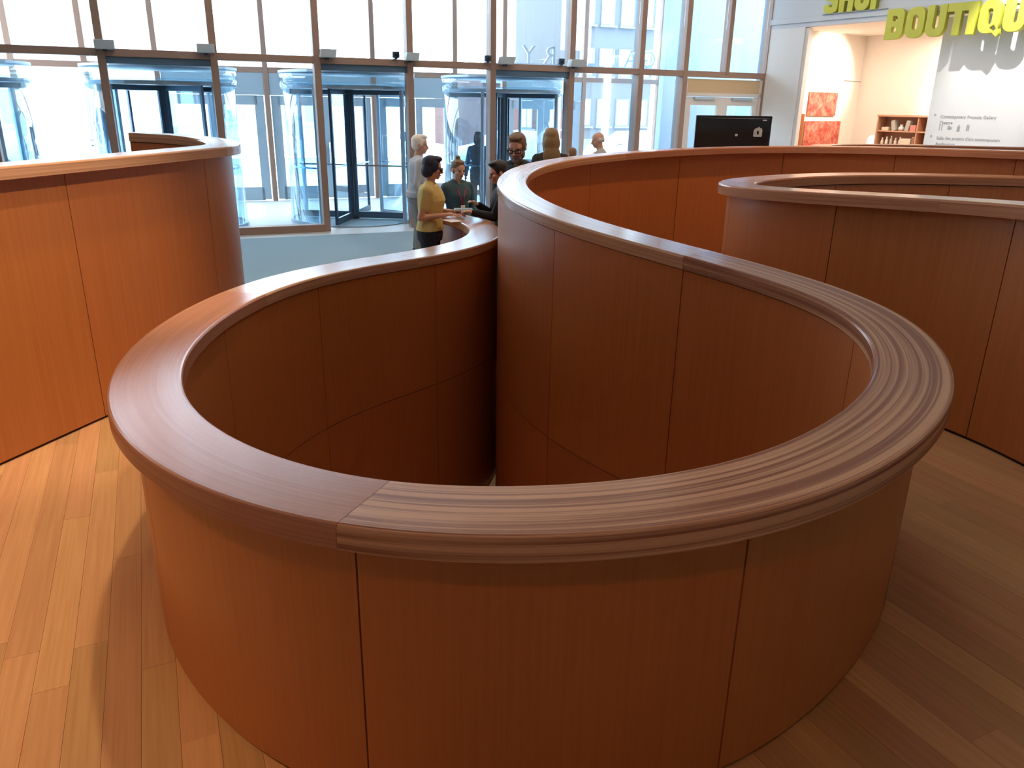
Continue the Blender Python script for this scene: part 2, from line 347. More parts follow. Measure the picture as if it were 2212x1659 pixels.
# ------------------------------------------------------------------ floors
def inside(p, poly):
    x, y = p; c = False; j = len(poly) - 1
    for i in range(len(poly)):
        xi, yi = poly[i]; xj, yj = poly[j]
        if (yi > y) != (yj > y) and x < (xj - xi) * (y - yi) / (yj - yi) + xi: c = not c
        j = i
    return c
pit = main_path.poly(s_pit0, s_pit1, .12)
left_block = left_path.poly(0, left_path.len, .15) + [(-7, 7.4), (-7, 1.9)]
inner_block = inner_path.poly(0, inner_path.len, .15) + [(7, 2.3), (7, 6.2)]
s_f = sn_(.13, 8.3)
far_block = main_path.poly(s_f, main_path.len, .2) + [(7, 14), (-2, 14), (-.1, 8.3)]
desk_block = main_path.poly(0, s_pit0, .12) + [(.1, 8.2), (.3, 9.5)]
def cdt(polys, keep):
    vs = []; es = []
    for pl, closed in polys:
        b = len(vs); vs += [Vector(p) for p in pl]
        es += [(b + i, b + i + 1) for i in range(len(pl) - 1)]
        if closed: es.append((b + len(pl) - 1, b))
    ov, oe, of, _, _, _ = geometry.delaunay_2d_cdt(vs, es, [], 0, 1e-4)
    bm = bmesh.new(); bv = [bm.verts.new((v.x, v.y, 0)) for v in ov]
    for f in of:
        c = sum((ov[i] for i in f), Vector((0, 0))) / len(f)
        if keep((c.x, c.y)):
            try: bm.faces.new([bv[i] for i in f])
            except ValueError: pass
    bmesh.ops.delete(bm, geom=[v for v in bm.verts if not v.link_faces], context='VERTS')
    return bm
RX0, RX1, RY0, RY1 = -4.0, 4.4, -.6, 9.2
rect = [(RX0, RY0), (RX1, RY0), (RX1, RY1), (RX0, RY1)]
def on_ramp(p):
    x, y = p
    if not (RX0 < x < RX1 and RY0 < y < RY1): return False
    if inside(p, pit) or inside(p, left_block) or inside(p, inner_block) or inside(p, far_block) or inside(p, desk_block): return False
    if x < 0.05 and y > 6.6: return False
    return True
ramp = cdt([(rect, True), (pit, True), (left_block[:-2], False), (inner_block[:-2], False), (far_block[:-3], False), ([(-2.6, 6.6), (.05, 6.6), (.05, 9.2)], False)], on_ramp)
bmesh.ops.dissolve_limit(ramp, angle_limit=.01, verts=ramp.verts[:], edges=ramp.edges[:]) if False else None
PD = Vector((-.415, .910)); PN = Vector((.910, .415))
def cut(bm, co, no, keep_pos=None):
    g = bm.verts[:] + bm.edges[:] + bm.faces[:]
    bmesh.ops.bisect_plane(bm, geom=g, plane_co=(co.x, co.y, 0), plane_no=(no.x, no.y, 0), clear_inner=keep_pos is True, clear_outer=keep_pos is False, dist=1e-6)
floor_root = empty('floor'); tag(floor_root, kind='structure', label='oak plank ramp floor around the winding parapets')
base = ramp.copy()
for k in range(-8, 9): cut(base, Vector((k * .25, 0)), Vector((1, 0)))
for v in base.verts: v.co.z = zramp(v.co.x) - .012
obj('floor_base', base, M['plank_base'], floor_root)
PW = .1265
strips = {}
nplank = 0
w0 = int(math.floor(-3.9 / PW)); w1 = int(math.ceil(7.6 / PW))
wood_uv = 0
for k in range(w0, w1):
    a, b = k * PW - .02, (k + 1) * PW - .02
    sbm = ramp.copy()
    cut(sbm, PN * (a + .0006), PN, True); cut(sbm, PN * (b - .0006), PN, False)
    if not sbm.faces: sbm.free(); continue
    for q in range(-8, 9): cut(sbm, Vector((q * .25, 0)), Vector((1, 0)))
    ds = [v.co.x * PD.x + v.co.y * PD.y for v in sbm.verts]; lo, hi = min(ds), max(ds)
    x = lo - random.uniform(0, 1.4)
    while x < hi:
        near_ = (x < 3.6)
        ln = random.uniform(1.1, 2.6) if near_ else random.uniform(2.2, 3.6)
        if x + ln > lo:
            pbm = sbm.copy()
            cut(pbm, PD * (x + .0005), PD, True); cut(pbm, PD * (x + ln - .0005), PD, False)
            if sum(f.calc_area() for f in pbm.faces) > .004:
                uvl = pbm.loops.layers.uv.new('UVMap')
                r = bmesh.ops.extrude_face_region(pbm, geom=pbm.faces[:])
                low = {g for g in r['geom'] if isinstance(g, bmesh.types.BMVert)}
                dz = random.uniform(-.0006, .0006)
                for v in pbm.verts: v.co.z = zramp(v.co.x) - (.0115 if v in low else dz)
                for f in pbm.faces:
                    for l in f.loops: l[uvl].uv = (l.vert.co.x * PN.x + l.vert.co.y * PN.y, l.vert.co.x * PD.x + l.vert.co.y * PD.y)
                obj('plank', pbm, M['plank'], floor_root); nplank += 1
            else: pbm.free()
        x += ln
    sbm.free()
print('planks', nplank)
ramp.free()

# hall frame: window wall direction e, outward normal m; shop facade direction se, outward normal (into the shop) sn
W0 = Vector((-3.36, 14.05)); e = Vector((.918, .397)).normalized(); m_ = Vector((-.397, .918)).normalized()
S0 = Vector((5.26, 17.62)); se = Vector((.55, -.835)).normalized(); sn = Vector((.835, .55)).normalized()
def WP(u, off=0, z=0): q = W0 + e * u + m_ * off; return Vector((q.x, q.y, z))
def SP(v, off=0, z=0): q = S0 + se * v + sn * off; return Vector((q.x, q.y, z))
we = math.atan2(e.y, e.x); wr = Matrix.Rotation(we, 3, 'Z')
sa = math.atan2(se.y, se.x); sr = Matrix.Rotation(sa, 3, 'Z')
ROOM = [tuple(WP(-9).xy), tuple(WP(9.45).xy), tuple(SP(0).xy), tuple(SP(10).xy), (11.5, -7), (-12, -7)]
CEIL = 6.4
hall = cdt([(ROOM, True), (pit, True)], lambda p: inside(p, ROOM) and not inside(p, pit))
obj('floor', hall, M['concrete']); tag(bpy.data.objects['floor.001'] if 'floor.001' in bpy.data.objects else bpy.data.objects['floor'], kind='structure', label='pale stone floor of the entrance lobby')
bm = bmesh.new(); f = bm.faces.new([bm.verts.new((x, y, CEIL)) for x, y in ROOM]); tag(obj('ceiling', bm, M['ceiling']), kind='structure')
def vwall(name, a, b, z0, z1, m, th=.12, parent=None):
    a, b = Vector(a), Vector(b); d = (b - a); c = (a + b) / 2
    return bbox_obj(name, (c.x, c.y, (z0 + z1) / 2), (d.length, th, z1 - z0), m, parent, rot=Matrix.Rotation(math.atan2(d.y, d.x), 3, 'Z'))
tag(vwall('wall_left', ROOM[0], ROOM[5], 0, CEIL, M['white_wall']), kind='structure')
tag(vwall('wall_back', ROOM[5], ROOM[4], 0, CEIL, M['white_wall']), kind='structure')
tag(vwall('wall_right', ROOM[4], ROOM[3], 0, CEIL, M['white_wall']), kind='structure')
# lower level inside the teardrop loop
bm = cdt([(pit, True)], lambda p: inside(p, pit))
for v in bm.verts: v.co.z = -1.5
tag(obj('floor_lower', bm, M['maple']), kind='structure', label='pale wooden floor at the bottom of the teardrop loop')
g0, g1 = pit[0], pit[-1]
_d = (Vector(g1) - Vector(g0)).normalized() * .122
g0 = tuple(Vector(g0) + _d); g1 = tuple(Vector(g1) - _d)
tag(vwall('wall_lower', g0, g1, -1.5, -.33, M['panel'], .05), kind='structure', label='dark oak wall deep in the gap of the teardrop loop')
tag(vwall('dark_recess', (g0[0], g0[1] + .05), (g1[0], g1[1] + .05), -.33, 0, M['black'], .05), kind='structure')  # black strip standing in for the dark recess over the lower wall
# carpet
cp = [tuple(WP(-8.6, -.57).xy), tuple(WP(8.6, -.57).xy), (5.2, 12.4), (.5, 9.9), (-.5, 9.75), (-1.2, 9.0), (-.66, 8.0), (-.70, 7.2), (-1.2, 6.62), (-2.2, 6.62), (-2.25, 7.3), (-3.0, 7.8), (-9, 7.0)]
bm = cdt([(cp, True)], lambda p: inside(p, cp))
r = bmesh.ops.extrude_face_region(bm, geom=bm.faces[:])
for v in bm.verts: v.co.z = .012
for g in r['geom']:
    if isinstance(g, bmesh.types.BMVert): g.co.z = .002
tag(obj('carpet', bm, M['carpet']), 'blue grey carpet on the lobby floor in front of the revolving doors', 'carpet')

# ------------------------------------------------------------------ window wall
TZ = 2.825
win = empty('window_1', tuple(WP(0))); tag(win, kind='structure', label='tall inner glass wall with brown wooden mullions and transom')
win.rotation_euler = (0, 0, we)
def wbox(name, u0, u1, o0, o1, z0, z1, m, parent=win, bev=.004):
    return bbox_obj(name, ((u0 + u1) / 2, (o0 + o1) / 2, (z0 + z1) / 2), (u1 - u0, o1 - o0, z1 - z0), m, parent, bev)
MU = [-8.0, -6.41, -4.81, -3.216, -1.613, .002, 1.598, 3.15, 4.752, 6.275, 7.309, 9.36]
for i, u in enumerate(MU):
    wbox('mullion', u - .055, u + .055, -.10, .10, 0, CEIL, M['mullion'])
    wbox('mullion_cover', u - .028, u + .028, .10, .20, 0, CEIL, M['wing_metal'])
wbox('mullion', 8.28, 8.38, -.10, .10, TZ, CEIL, M['mullion'])
for a, b in zip(MU[:-1], MU[1:]):
    wbox('transom', a + .055, b - .055, -.09, .09, TZ - .055, TZ + .055, M['mullion'])
    wbox('transom', a + .055, b - .055, -.09, .09, 5.3, 5.4, M['mullion'])
    if abs(a - 7.309) < .01:
        wbox('glass_pane', a + .056, 8.279, .0, .012, TZ + .056, 5.3, M['glass'], bev=0); wbox('glass_pane', 8.381, b - .056, .0, .012, TZ + .056, 5.3, M['glass'], bev=0)
    else: wbox('glass_pane', a + .056, b - .056, .0, .012, TZ + .056, 5.3, M['glass'], bev=0)
    wbox('reflection_blocker', a + .056, b - .056, .0, .05, 5.4, CEIL, M['white_wall'], bev=0)  # unseen opaque panel added to cut window reflection on the caps
    door_bay = any(abs(a - x) < .02 for x in (-6.41, -3.216, .002, 3.15)); last = abs(a - 7.309) < .02
    if not door_bay and not last:
        wbox('glass_pane', a + .056, b - .056, .0, .012, .13, TZ - .056, M['glass'], bev=0)
        wbox('sill', a + .055, b - .055, -.11, .11, 0, .125, M['mullion'])
    elif door_bay:
        wbox('door_header', a + .055, b - .055, -.06, .10, TZ - .15, TZ - .056, M['wing_metal'])
# wall uplights on the transom, flanking each revolving door
k = 0
for (u0, u1, tilt), lb in zip([(-3.281, -3.008, 0), (-1.855, -1.60, 0), (.03, .28, .2), (1.475, 1.70, .2), (3.23, 3.49, .25), (4.63, 4.93, .25)],
    ['on the left post of the leftmost revolving door', 'on the right post of the leftmost revolving door', 'left of the middle revolving door', 'right of the middle revolving door', 'left of the revolving door behind the bearded man', 'right of the revolving door behind the bearded man']):
    t = empty('transom_lamp', tuple(WP((u0 + u1) / 2, -.18, 2.925)), we); tag(t, 'grey box lamp on the transom ' + lb, 'lamp', 'box lamps on the transom')
    w = u1 - u0
    bm = bmesh.new(); loft(bm, [[Vector((-w / 2 + s, y, -.065)), Vector((w / 2 + s, y, -.065)), Vector((w / 2 + s + tilt * .12, y, .065)), Vector((-w / 2 + s + tilt * .12, y, .065))] for y, s in ((-.09, 0), (.09, 0))])
    bevel(bm, .006); obj('lamp_housing', bm, M['fixture'], t)
    bbox_obj('bracket', (0, .07, -.075), (.06, .14, .03), M['dark_metal'], t)
for u, lb in ((1.33, 'middle revolving door'), (3.02, 'right bay beside the bearded man'), (4.49, 'revolving door behind the long haired person')):
    t = empty('door_sensor', tuple(WP(u, -.14, 2.94)), we); tag(t, 'small dark sensor on the transom above the ' + lb, 'sensor', 'door sensors on the transom')
    bbox_obj('sensor_body', (0, 0, .01), (.12, .08, .10), M['dark_metal'], t, .008); bbox_obj('lens', (0, -.045, .0), (.05, .012, .04), M['black'], t, .004)
    bbox_obj('foot', (0, .04, -.05), (.05, .14, .02), M['dark_metal'], t)

# revolving doors
def revolving(u, rot, label):
    t = empty('revolving_door', tuple(WP(u, 1.38)), we); tag(t, label, 'revolving door', 'revolving doors between the two glass walls')
    R = 1.18; HZ = 2.42
    def arc(r0, r1, a0, a1, z0, z1, n=20):
        bm = bmesh.new()
        loft(bm, [[Vector((r * math.cos(a), r * math.sin(a), z)) for r, z in ((r0, z0), (r1, z0), (r1, z1), (r0, z1))] for a in [a0 + (a1 - a0) * i / n for i in range(n + 1)]])
        return bm
    bm = bmesh.new(); lathe(bm, [(R - .02, HZ), (R + .06, HZ), (R + .06, HZ + .26), (R - .02, HZ + .26)], 40); obj('canopy', bm, M['glass_blue'], t, True)
    bm = bmesh.new(); lathe(bm, [(R - .04, HZ - .03), (R + .04, HZ - .03), (R + .04, HZ + .03), (R - .04, HZ + .03)], 40); obj('canopy_rim', bm, M['frame_metal'], t)
    bm = bmesh.new(); lathe(bm, [(R - .03, HZ + .24), (R + .07, HZ + .24), (R + .07, HZ + .28), (R - .03, HZ + .28)], 40); obj('canopy_rim', bm, M['frame_metal'], t)
    bm = bmesh.new(); lathe(bm, [(R - .03, HZ + .06), (R - .03, HZ + .07)], 40); obj('canopy_ceiling', bm, M['glass_blue'], t)
    for a0, a1 in ((-PI / 2 + .72, PI / 2 - .72), (PI / 2 + .72, 3 * PI / 2 - .72)):
        obj('curved_glass', arc(R, R + .015, a0, a1, .06, HZ), M['glass_blue'], t, True)
        obj('curved_rail', arc(R - .015, R + .03, a0, a1, 0, .06), M['frame_metal'], t)
        for a in (a0, a1):
            bbox_obj('post', (math.cos(a) * (R + .005), math.sin(a) * (R + .005), HZ / 2), (.06, .06, HZ), M['frame_metal'], t, .006, Matrix.Rotation(a, 3, 'Z'))
        obj('push_bar', arc(R - .05, R - .02, a0 + .05, a1 - .05, 1.02, 1.05), M['steel'], t)
    bm = bmesh.new(); lathe(bm, [(.045, .02), (.045, HZ)], 16); obj('centre_post', bm, M['wing_metal'], t, False)
    bm = bmesh.new(); lathe(bm, [(.10, .0), (.10, .05), (.05, .08)], 16); obj('post_base', bm, M['dark_metal'], t)
    for i in range(4):
        a = rot + i * PI / 2; Rm = Matrix.Rotation(a, 3, 'Z'); X = R - .04
        def b(c, s): return (Rm @ Vector(c), s)
        bm = bmesh.new()
        for c, s in (((X - .03, 0, HZ / 2), (.06, .045, HZ - .06)), ((.075, 0, HZ / 2), (.05, .045, HZ - .06)), ((X / 2 + .02, 0, .09), (X - .1, .045, .12)), ((X / 2 + .02, 0, HZ - .07), (X - .1, .045, .08))):
            box(bm, Rm @ Vector(c), s, Rm)
        w = obj('door_wing', bm, M['wing_metal'] if i else M['dark_metal'], t)
        bbox_obj('glass_pane', Rm @ Vector((X / 2 + .02, 0, HZ / 2 + .02)), (X - .16, .01, HZ - .26), M['glass'], w, 0, Rm)
        bbox_obj('push_bar', Rm @ Vector((X / 2 + .02, -.05, 1.03)), (X - .2, .02, .03), M['steel'], w, .004, Rm)
    bm = bmesh.new(); lathe(bm, [(R - .02, .002), (R - .02, .012)], 40); obj('floor_disc', bm, M['carpet'], t)
    return t
revolving(-5.59, .3, 'revolving glass door at the far left edge above the tall left parapet')
revolving(-2.41, .55, 'revolving glass door behind the rounded tip of the tall left parapet')
revolving(.80, -2.07, 'middle revolving glass door, its wings showing behind the elderly man')
revolving(3.95, 1.065, 'revolving glass door behind the bearded man with the red lanyard')

# door in the corner bay
d1 = empty('door_1', tuple(WP(8.335, 0)), we); tag(d1, kind='structure', label='white framed glass double door under a pale wooden panel in the corner')
bbox_obj('door_panel', (0, .0, 2.60), (1.84, .06, .27), M['maple'], d1, .004)
bbox_obj('door_head', (0, 0, 2.435), (1.94, .10, .07), M['white_frame'], d1, .004)
for s in (-1, 1):
    bbox_obj('jamb', (s * .945, 0, 1.37), (.06, .10, 2.74), M['white_frame'], d1, .004)
    bm = bmesh.new()
    for c, sz in (((s * .07, 0, 1.2), (.12, .05, 2.38)), ((s * .85, 0, 1.2), (.12, .05, 2.38)), ((s * .46, 0, 2.31), (.66, .05, .16)), ((s * .46, 0, .16), (.66, .05, .30))): box(bm, c, sz)
    lf = obj('door_leaf', bm, M['white_frame'], d1)
    bbox_obj('glass_pane', (s * .46, 0, 1.27), (.66, .012, 1.92), M['glass'], lf)
    bbox_obj('door_closer', (s * .48, -.05, 2.36), (.5, .05, .05), M['frame_metal'], lf, .004)
    bbox_obj('door_handle', (s * .09, -.06, 1.05), (.03, .05, .4), M['steel'], lf, .006)

# outer glass wall, five metres further out
OFF = 5.0
win2 = empty('window_2', tuple(WP(0, OFF)), we); tag(win2, kind='structure', label='outer glass wall of the vestibule beyond the revolving doors')
OU = [-9.0, -6.4, -5.09, -3.80, -2.46, -.26, 2.16, 4.17, 5.46, 7.7, 9.99, 12.2]
for u in OU: wbox('mullion', u - .055, u + .055, -.07, .07, 0, CEIL, M['mullion'], win2)
for a, b in zip(OU[:-1], OU[1:]):
    wbox('transom', a + .055, b - .055, -.06, .06, 2.76, 2.88, M['mullion'], win2)
    wbox('glass_pane', a + .056, b - .056, .0, .012, 2.88, CEIL, M['glass'], win2, 0)
    if abs(a + 2.46) < .01 or abs(a - 2.16) < .01 or abs(a - 5.46) < .01 or abs(a+.26)<.01: continue
    wbox('glass_pane', a + .056, b - .056, .0, .012, .12, 2.76, M['glass'], win2, 0)
    wbox('sill', a + .055, b - .055, -.08, .08, 0, .12, M['mullion'], win2)
bm = bmesh.new(); f = bm.faces.new([bm.verts.new(p) for p in (WP(-9.5, .1, 3.4 + 3), WP(13, .1, 6.4), WP(13, 5.3, 6.4), WP(-9.5, 5.3, 6.4))]); tag(obj('ceiling_vestibule', bm, M['ceiling']), kind='structure')
bm = bmesh.new(); f = bm.faces.new([bm.verts.new(p) for p in (WP(-9.5, 0, -.004), WP(13, 0, -.004), WP(13, 5.3, -.004), WP(-9.5, 5.3, -.004))]); tag(obj('floor_vestibule', bm, M['concrete']), kind='structure')
def outer_door(n, u0, u1, label):
    d = empty('door_%d' % n, tuple(WP((u0 + u1) / 2, OFF)), we); tag(d, kind='structure', label=label)
    w = u1 - u0
    bbox_obj('door_head', (0, 0, 2.53), (w, .10, .46), M['frame_metal'], d, .004)
    for s in (-1, 1):
        bm = bmesh.new()
        wl = w / 2 - .02; cx = s * (w / 4)
        for c, sz in (((s * .09, 0, 1.16), (.16, .06, 2.26)), ((s * (w / 2 - .12), 0, 1.16), (.2, .06, 2.26)), ((cx, 0, 2.19), (wl - .3, .06, .2)), ((cx, 0, .16), (wl - .3, .06, .3))): box(bm, c, sz)
        lf = obj('door_leaf', bm, M['frame_metal'], d)
        bbox_obj('glass_pane', (cx, 0, 1.2), (wl - .3, .012, 1.8), M['glass'], lf)
        bbox_obj('door_handle', (s * .11, -.06, 1.05), (.03, .06, .5), M['steel'], lf, .006)
outer_door(2, -2.40, -.32, 'steel framed double door in the outer glass wall behind the left revolving door')
outer_door(3, -.20, 2.10, 'steel framed double door in the outer glass wall behind the middle revolving door')
outer_door(4, 2.22, 4.11, 'steel framed double door in the outer glass wall behind the elderly man')
outer_door(5, 5.52, 7.64, 'steel framed double door in the outer glass wall behind the bearded man')
bm = bmesh.new(); lathe(bm, [(.001, 0), (.11, 0), (.11, .012), (.001, .012)], 24)
o = obj('door_sticker', bm, M['grey_print']); o.matrix_world = Matrix.Translation(WP(2.85, OFF - .05, 1.42)) @ Matrix.Rotation(we, 4, 'Z') @ Matrix.Rotation(PI / 2, 4, 'X'); tag(o, 'round grey sticker on the outer glass door behind the yellow shirt', 'sticker')

# ------------------------------------------------------------------ shop corner
def sbox(name, v0, v1, o0, o1, z0, z1, m, parent=None, bev=0.0):
    c = SP((v0 + v1) / 2, (o0 + o1) / 2, (z0 + z1) / 2)
    return bbox_obj(name, c, (v1 - v0, o1 - o0, z1 - z0), m, parent, bev, sr)
tag(sbox('wall_shop_pier', -.05, .80, 0, .16, 0, 3.72, M['white_wall']), kind='structure')
tag(sbox('trim_2', .80, .88, .02, .14, 0, 3.70, M['white_frame'], bev=.004), kind='structure')
tag(sbox('wall_shop_upper', -.05, 10, 0, .16, 3.72, CEIL, M['grey_wall']), kind='structure')
tag(sbox('trim_3', -.05, 10, -.035, 0, 3.80, 3.90, M['grey_wall'], bev=.004), kind='structure')
tag(sbox('wall_shop_panel', 3.47, 10, .30, .40, 0, 3.72, M['white_wall']), kind='structure', label='white wall panel behind the yellow letters')
tag(sbox('wall_shop_left', -.16, -.06, .1, 3.4, 0, 3.8, M['shop_wall']), kind='structure')
tag(sbox('wall_shop_back', -.16, 6.0, 3.3, 3.4, 0, 3.8, M['shop_wall']), kind='structure')
tag(sbox('wall_shop_right', 5.0, 5.1, .4, 3.3, 0, 3.8, M['shop_wall']), kind='structure')
tag(sbox('ceiling_shop', -.16, 6.0, .16, 3.4, 3.78, 3.86, M['shop_wall']), kind='structure')
tag(sbox('floor_shop', -.16, 6.0, .0, 3.4, -.02, .004, M['maple']), kind='structure')
P_ = lambda *a: tuple(SP(*a))
spot('shop_lamp_art', P_(2.0, 2.0, 3.6), P_(-.05, 2.0, 2.9), 300, 55, .35, (1, .88, .74), .05)
spot('shop_lamp_shelf', P_(2.6, 1.3, 3.6), P_(2.6, 3.3, 2.5), 260, 60, .5, (1, .88, .72), .05)
area('shop_lamp_general', P_(2.2, 1.8, 3.7), P_(2.2, 1.8, 0), 120, 3, 2, (1, .86, .72))
spot('sign_lamp', P_(5.35, -1.5, 5.1), P_(4.6, .3, 2.75), 640, 44, .8, (1, .96, .92), .03)

# cable tracks and shelf ledge
tag(sbox('trim_4', -.055, -.02, 2.7, 3.3, 2.82, 2.86, M['white_frame']), kind='structure')
def art_mat():
    m, t, b = mat('red_print'); N = t.nodes
    co = N.new('ShaderNodeTexCoord'); n = N.new('ShaderNodeTexNoise'); n.inputs['Scale'].default_value = 5; n.inputs['Detail'].default_value = 5; n.inputs['Roughness'].default_value = .6
    v = N.new('ShaderNodeTexVoronoi'); v.inputs['Scale'].default_value = 14
    t.links.new(co.outputs['Object'], n.inputs['Vector']); t.links.new(co.outputs['Object'], v.inputs['Vector'])
    r = N.new('ShaderNodeValToRGB'); r.color_ramp.elements[0].position = .32; r.color_ramp.elements[0].color = (.42, .045, .03, 1); r.color_ramp.elements[1].position = .68; r.color_ramp.elements[1].color = (.70, .28, .20, 1)
    q = r.color_ramp.elements.new(.5); q.color = (.60, .12, .08, 1)
    ad = N.new('ShaderNodeMath'); ad.operation = 'MULTIPLY_ADD'; ad.inputs[1].default_value = .25; t.links.new(v.outputs[0], ad.inputs[0]); t.links.new(n.outputs[0], ad.inputs[2])
    sb_ = N.new('ShaderNodeMath'); sb_.operation = 'SUBTRACT'; sb_.inputs[1].default_value = .08; t.links.new(ad.outputs[0], sb_.inputs[0])
    t.links.new(sb_.outputs[0], r.inputs[0]); t.links.new(r.outputs[0], b.inputs['Base Color']); b.inputs['Roughness'].default_value = .7
    return m
M['red'] = art_mat()
for z0, z1, o0, o1, lb in ((2.05, 2.55, 1.5, 2.50, 'upper red floral wall print in the shop behind the white ledge'), (1.0, 1.94, 1.48, 2.75, 'lower red floral wall print in the shop standing below the white gap')):
    c = SP(-.035, (o0 + o1) / 2, (z0 + z1) / 2); t = empty('wall_print', tuple(c), sa); tag(t, lb, 'wall print')
    bbox_obj('print', (0, 0, 0), (.03, o1 - o0, z1 - z0), M['red'], t, .003)
    bbox_obj('backing', (-.018, 0, 0), (.012, o1 - o0 - .04, z1 - z0 - .04), M['white_frame'], t)
t = empty('wood_post', tuple(SP(.02, 1.28, 0)), sa); tag(t, 'slim reddish wooden post standing at the left edge of the shop opening', 'post')
bbox_obj('shaft', (0, 0, 1.05), (.06, .10, 2.08), M['panel'], t, .004); bbox_obj('foot', (0, 0, .015), (.12, .16, .03), M['panel'], t, .004)
# bookcase with wares
bc = empty('bookcase', tuple(SP(1.55, 2.85, 0)), sa); tag(bc, 'pinkish wooden bookcase of wares against the back wall of the shop', 'bookcase')
mb = M['maple']
M['shelfwood'] = wood('pink_shelf_wood', (.50, .26, .16), (.60, .34, .22), 30, 1.5, .5); mb = M['shelfwood']
BW, BD, BH = 1.2, .32, 2.08
for n, c, s in (('side_panel', (-BW / 2, 0, BH / 2), (.03, BD, BH)), ('side_panel', (BW / 2, 0, BH / 2), (.03, BD, BH)), ('divider', (.33, 0, BH / 2), (.03, BD - .02, BH - .06)), ('top', (0, 0, BH), (BW + .05, BD + .03, .04)), ('back_panel', (0, BD / 2, BH / 2), (BW, .02, BH)), ('shelf', (0, 0, 1.76), (BW - .03, BD - .02, .028)), ('shelf', (0, 0, 1.44), (BW - .03, BD - .02, .028)), ('shelf', (0, 0, 1.0), (BW - .03, BD - .02, .028)), ('shelf', (0, 0, .5), (BW - .03, BD - .02, .028))):
    bbox_obj(n, c, s, mb, bc, .003)
def ware(name, lx, lz, dims, m, label, cat, group, tilt=0, kind='box'):
    c = SP(1.55 + lx, 2.79, lz); t = empty(name, tuple(c), sa); tag(t, label, cat, group)
    R = Matrix.Rotation(tilt, 3, 'Y'); w, d, h = dims
    if kind == 'box':
        bbox_obj('cover', R @ Vector((0, 0, h / 2 + .012 * abs(tilt))), (w, d, h), m, t, .004, R)
        bbox_obj('page_block', R @ Vector((0, .0, h / 2 + .012 * abs(tilt))), (w * .8, d * .96, h * 1.02), M['white_frame'], t, 0, R)
    else:
        bm = bmesh.new(); lathe(bm, [(w * .3, 0), (w * .5, h * .25), (w * .42, h * .7), (w * .2, h * .85), (w * .26, h)], 14); obj('body', bm, m, t, True)
        bm = bmesh.new(); lathe(bm, [(w * .27, h), (w * .27, h + .015), (w * .1, h + .02)], 14); obj('rim', bm, M['white_frame'], t)
creamy = simple('cream_ware', (.70, .62, .50), .5); pinky = simple('pink_ware', (.72, .25, .20), .5); greyw = simple('grey_ware', (.45, .44, .40), .5); brown = simple('brown_book', (.30, .16, .10), .6)
ware('box', -.42, 1.776, (.16, .14, .07), creamy, 'low cream box at the left of the upper bookcase shelf', 'box', 'wares on the bookcase')
ware('book', -.21, 1.776, (.09, .16, .21), greyw, 'grey book leaning left on the upper bookcase shelf', 'book', 'wares on the bookcase', -.2)
ware('vase', -.08, 1.776, (.13, .13, .11), M['white_frame'], 'small white vase in the middle of the upper bookcase shelf', 'vase', 'wares on the bookcase', 0, 'jar')
ware('book', .08, 1.776, (.09, .16, .21), greyw, 'grey book leaning right beside the pink box', 'book', 'wares on the bookcase', .16)
ware('box', .22, 1.776, (.13, .14, .12), pinky, 'pink box beside the divider of the bookcase', 'box', 'wares on the bookcase')
for i in range(5): ware('bottle', -.48 + i * .105, 1.456, (.07, .07, .15 + .02 * (i % 3)), [creamy, M['white_frame'], greyw, creamy, M['white_frame']][i], ['stout cream', 'slim white', 'tall grey', 'second cream', 'last white'][i] + ' bottle in the row on the lower bookcase shelf', 'bottle', 'bottles on the lower bookcase shelf', 0, 'jar')
ware('box', .12, 1.456, (.22, .2, .16), creamy, 'large cream box beside the bottles on the lower shelf', 'box', 'wares on the bookcase')
ware('book', .28, 1.456, (.06, .18, .2), brown, 'brown book beside the large cream box', 'book', 'wares on the bookcase')
t = empty('globe_lamp', tuple(SP(.75, 2.9, 0)), sa); tag(t, 'white globe lamp on a slim stand in the shop', 'lamp')
bm = bmesh.new(); lathe(bm, [(.11, 0), (.11, .02), (.015, .04), (.015, 1.38), (.03, 1.40)], 16); obj('stand', bm, M['steel'], t)
bm = bmesh.new(); ellipsoid(bm, (0, 0, 1.52), (.11, .11, .14)); obj('lamp_shade', bm, simple('lamp_globe', (1, .88, .72), .4, emit=2.0), t, True)

# ---- letters: thick rounded strokes with real depth
def letter_curve(name, loops, depth, m, parent, loc, rot):
    cu = bpy.data.curves.new(name, 'CURVE'); cu.dimensions = '2D'; cu.fill_mode = 'BOTH'; cu.extrude = depth / 2; cu.bevel_depth = .006; cu.bevel_resolution = 1
    for pts in loops:
        sp = cu.splines.new('POLY'); sp.points.add(len(pts) - 1); sp.use_cyclic_u = True
        for q, (x, y) in zip(sp.points, pts): q.co = (x, y, 0, 1)
    tmp = bpy.data.objects.new('tmp', cu); C.objects.link(tmp)
    dg = bpy.context.evaluated_depsgraph_get(); me = bpy.data.meshes.new_from_object(tmp.evaluated_get(dg)); me.name = name
    bpy.data.objects.remove(tmp); me.materials.clear(); me.materials.append(m)
    o = bpy.data.objects.new(name, me); C.objects.link(o); o.parent = parent; o.location = loc; o.rotation_euler = rot
    return o
def rrect(x0, y0, x1, y1, r, n=5, corners=(1, 1, 1, 1)):
    p = []
    for (cx, cy, a0), k in zip(((x1 - r, y1 - r, 0), (x0 + r, y1 - r, PI / 2), (x0 + r, y0 + r, PI), (x1 - r, y0 + r, 3 * PI / 2)), corners):
        if k: p += [(cx + r * math.cos(a0 + PI / 2 * i / n), cy + r * math.sin(a0 + PI / 2 * i / n)) for i in range(n + 1)]
        else: p.append((cx + r * (1 if a0 in (0, 3 * PI / 2) else -1), cy + r * (1 if a0 in (0, PI / 2) else -1)))
    return p
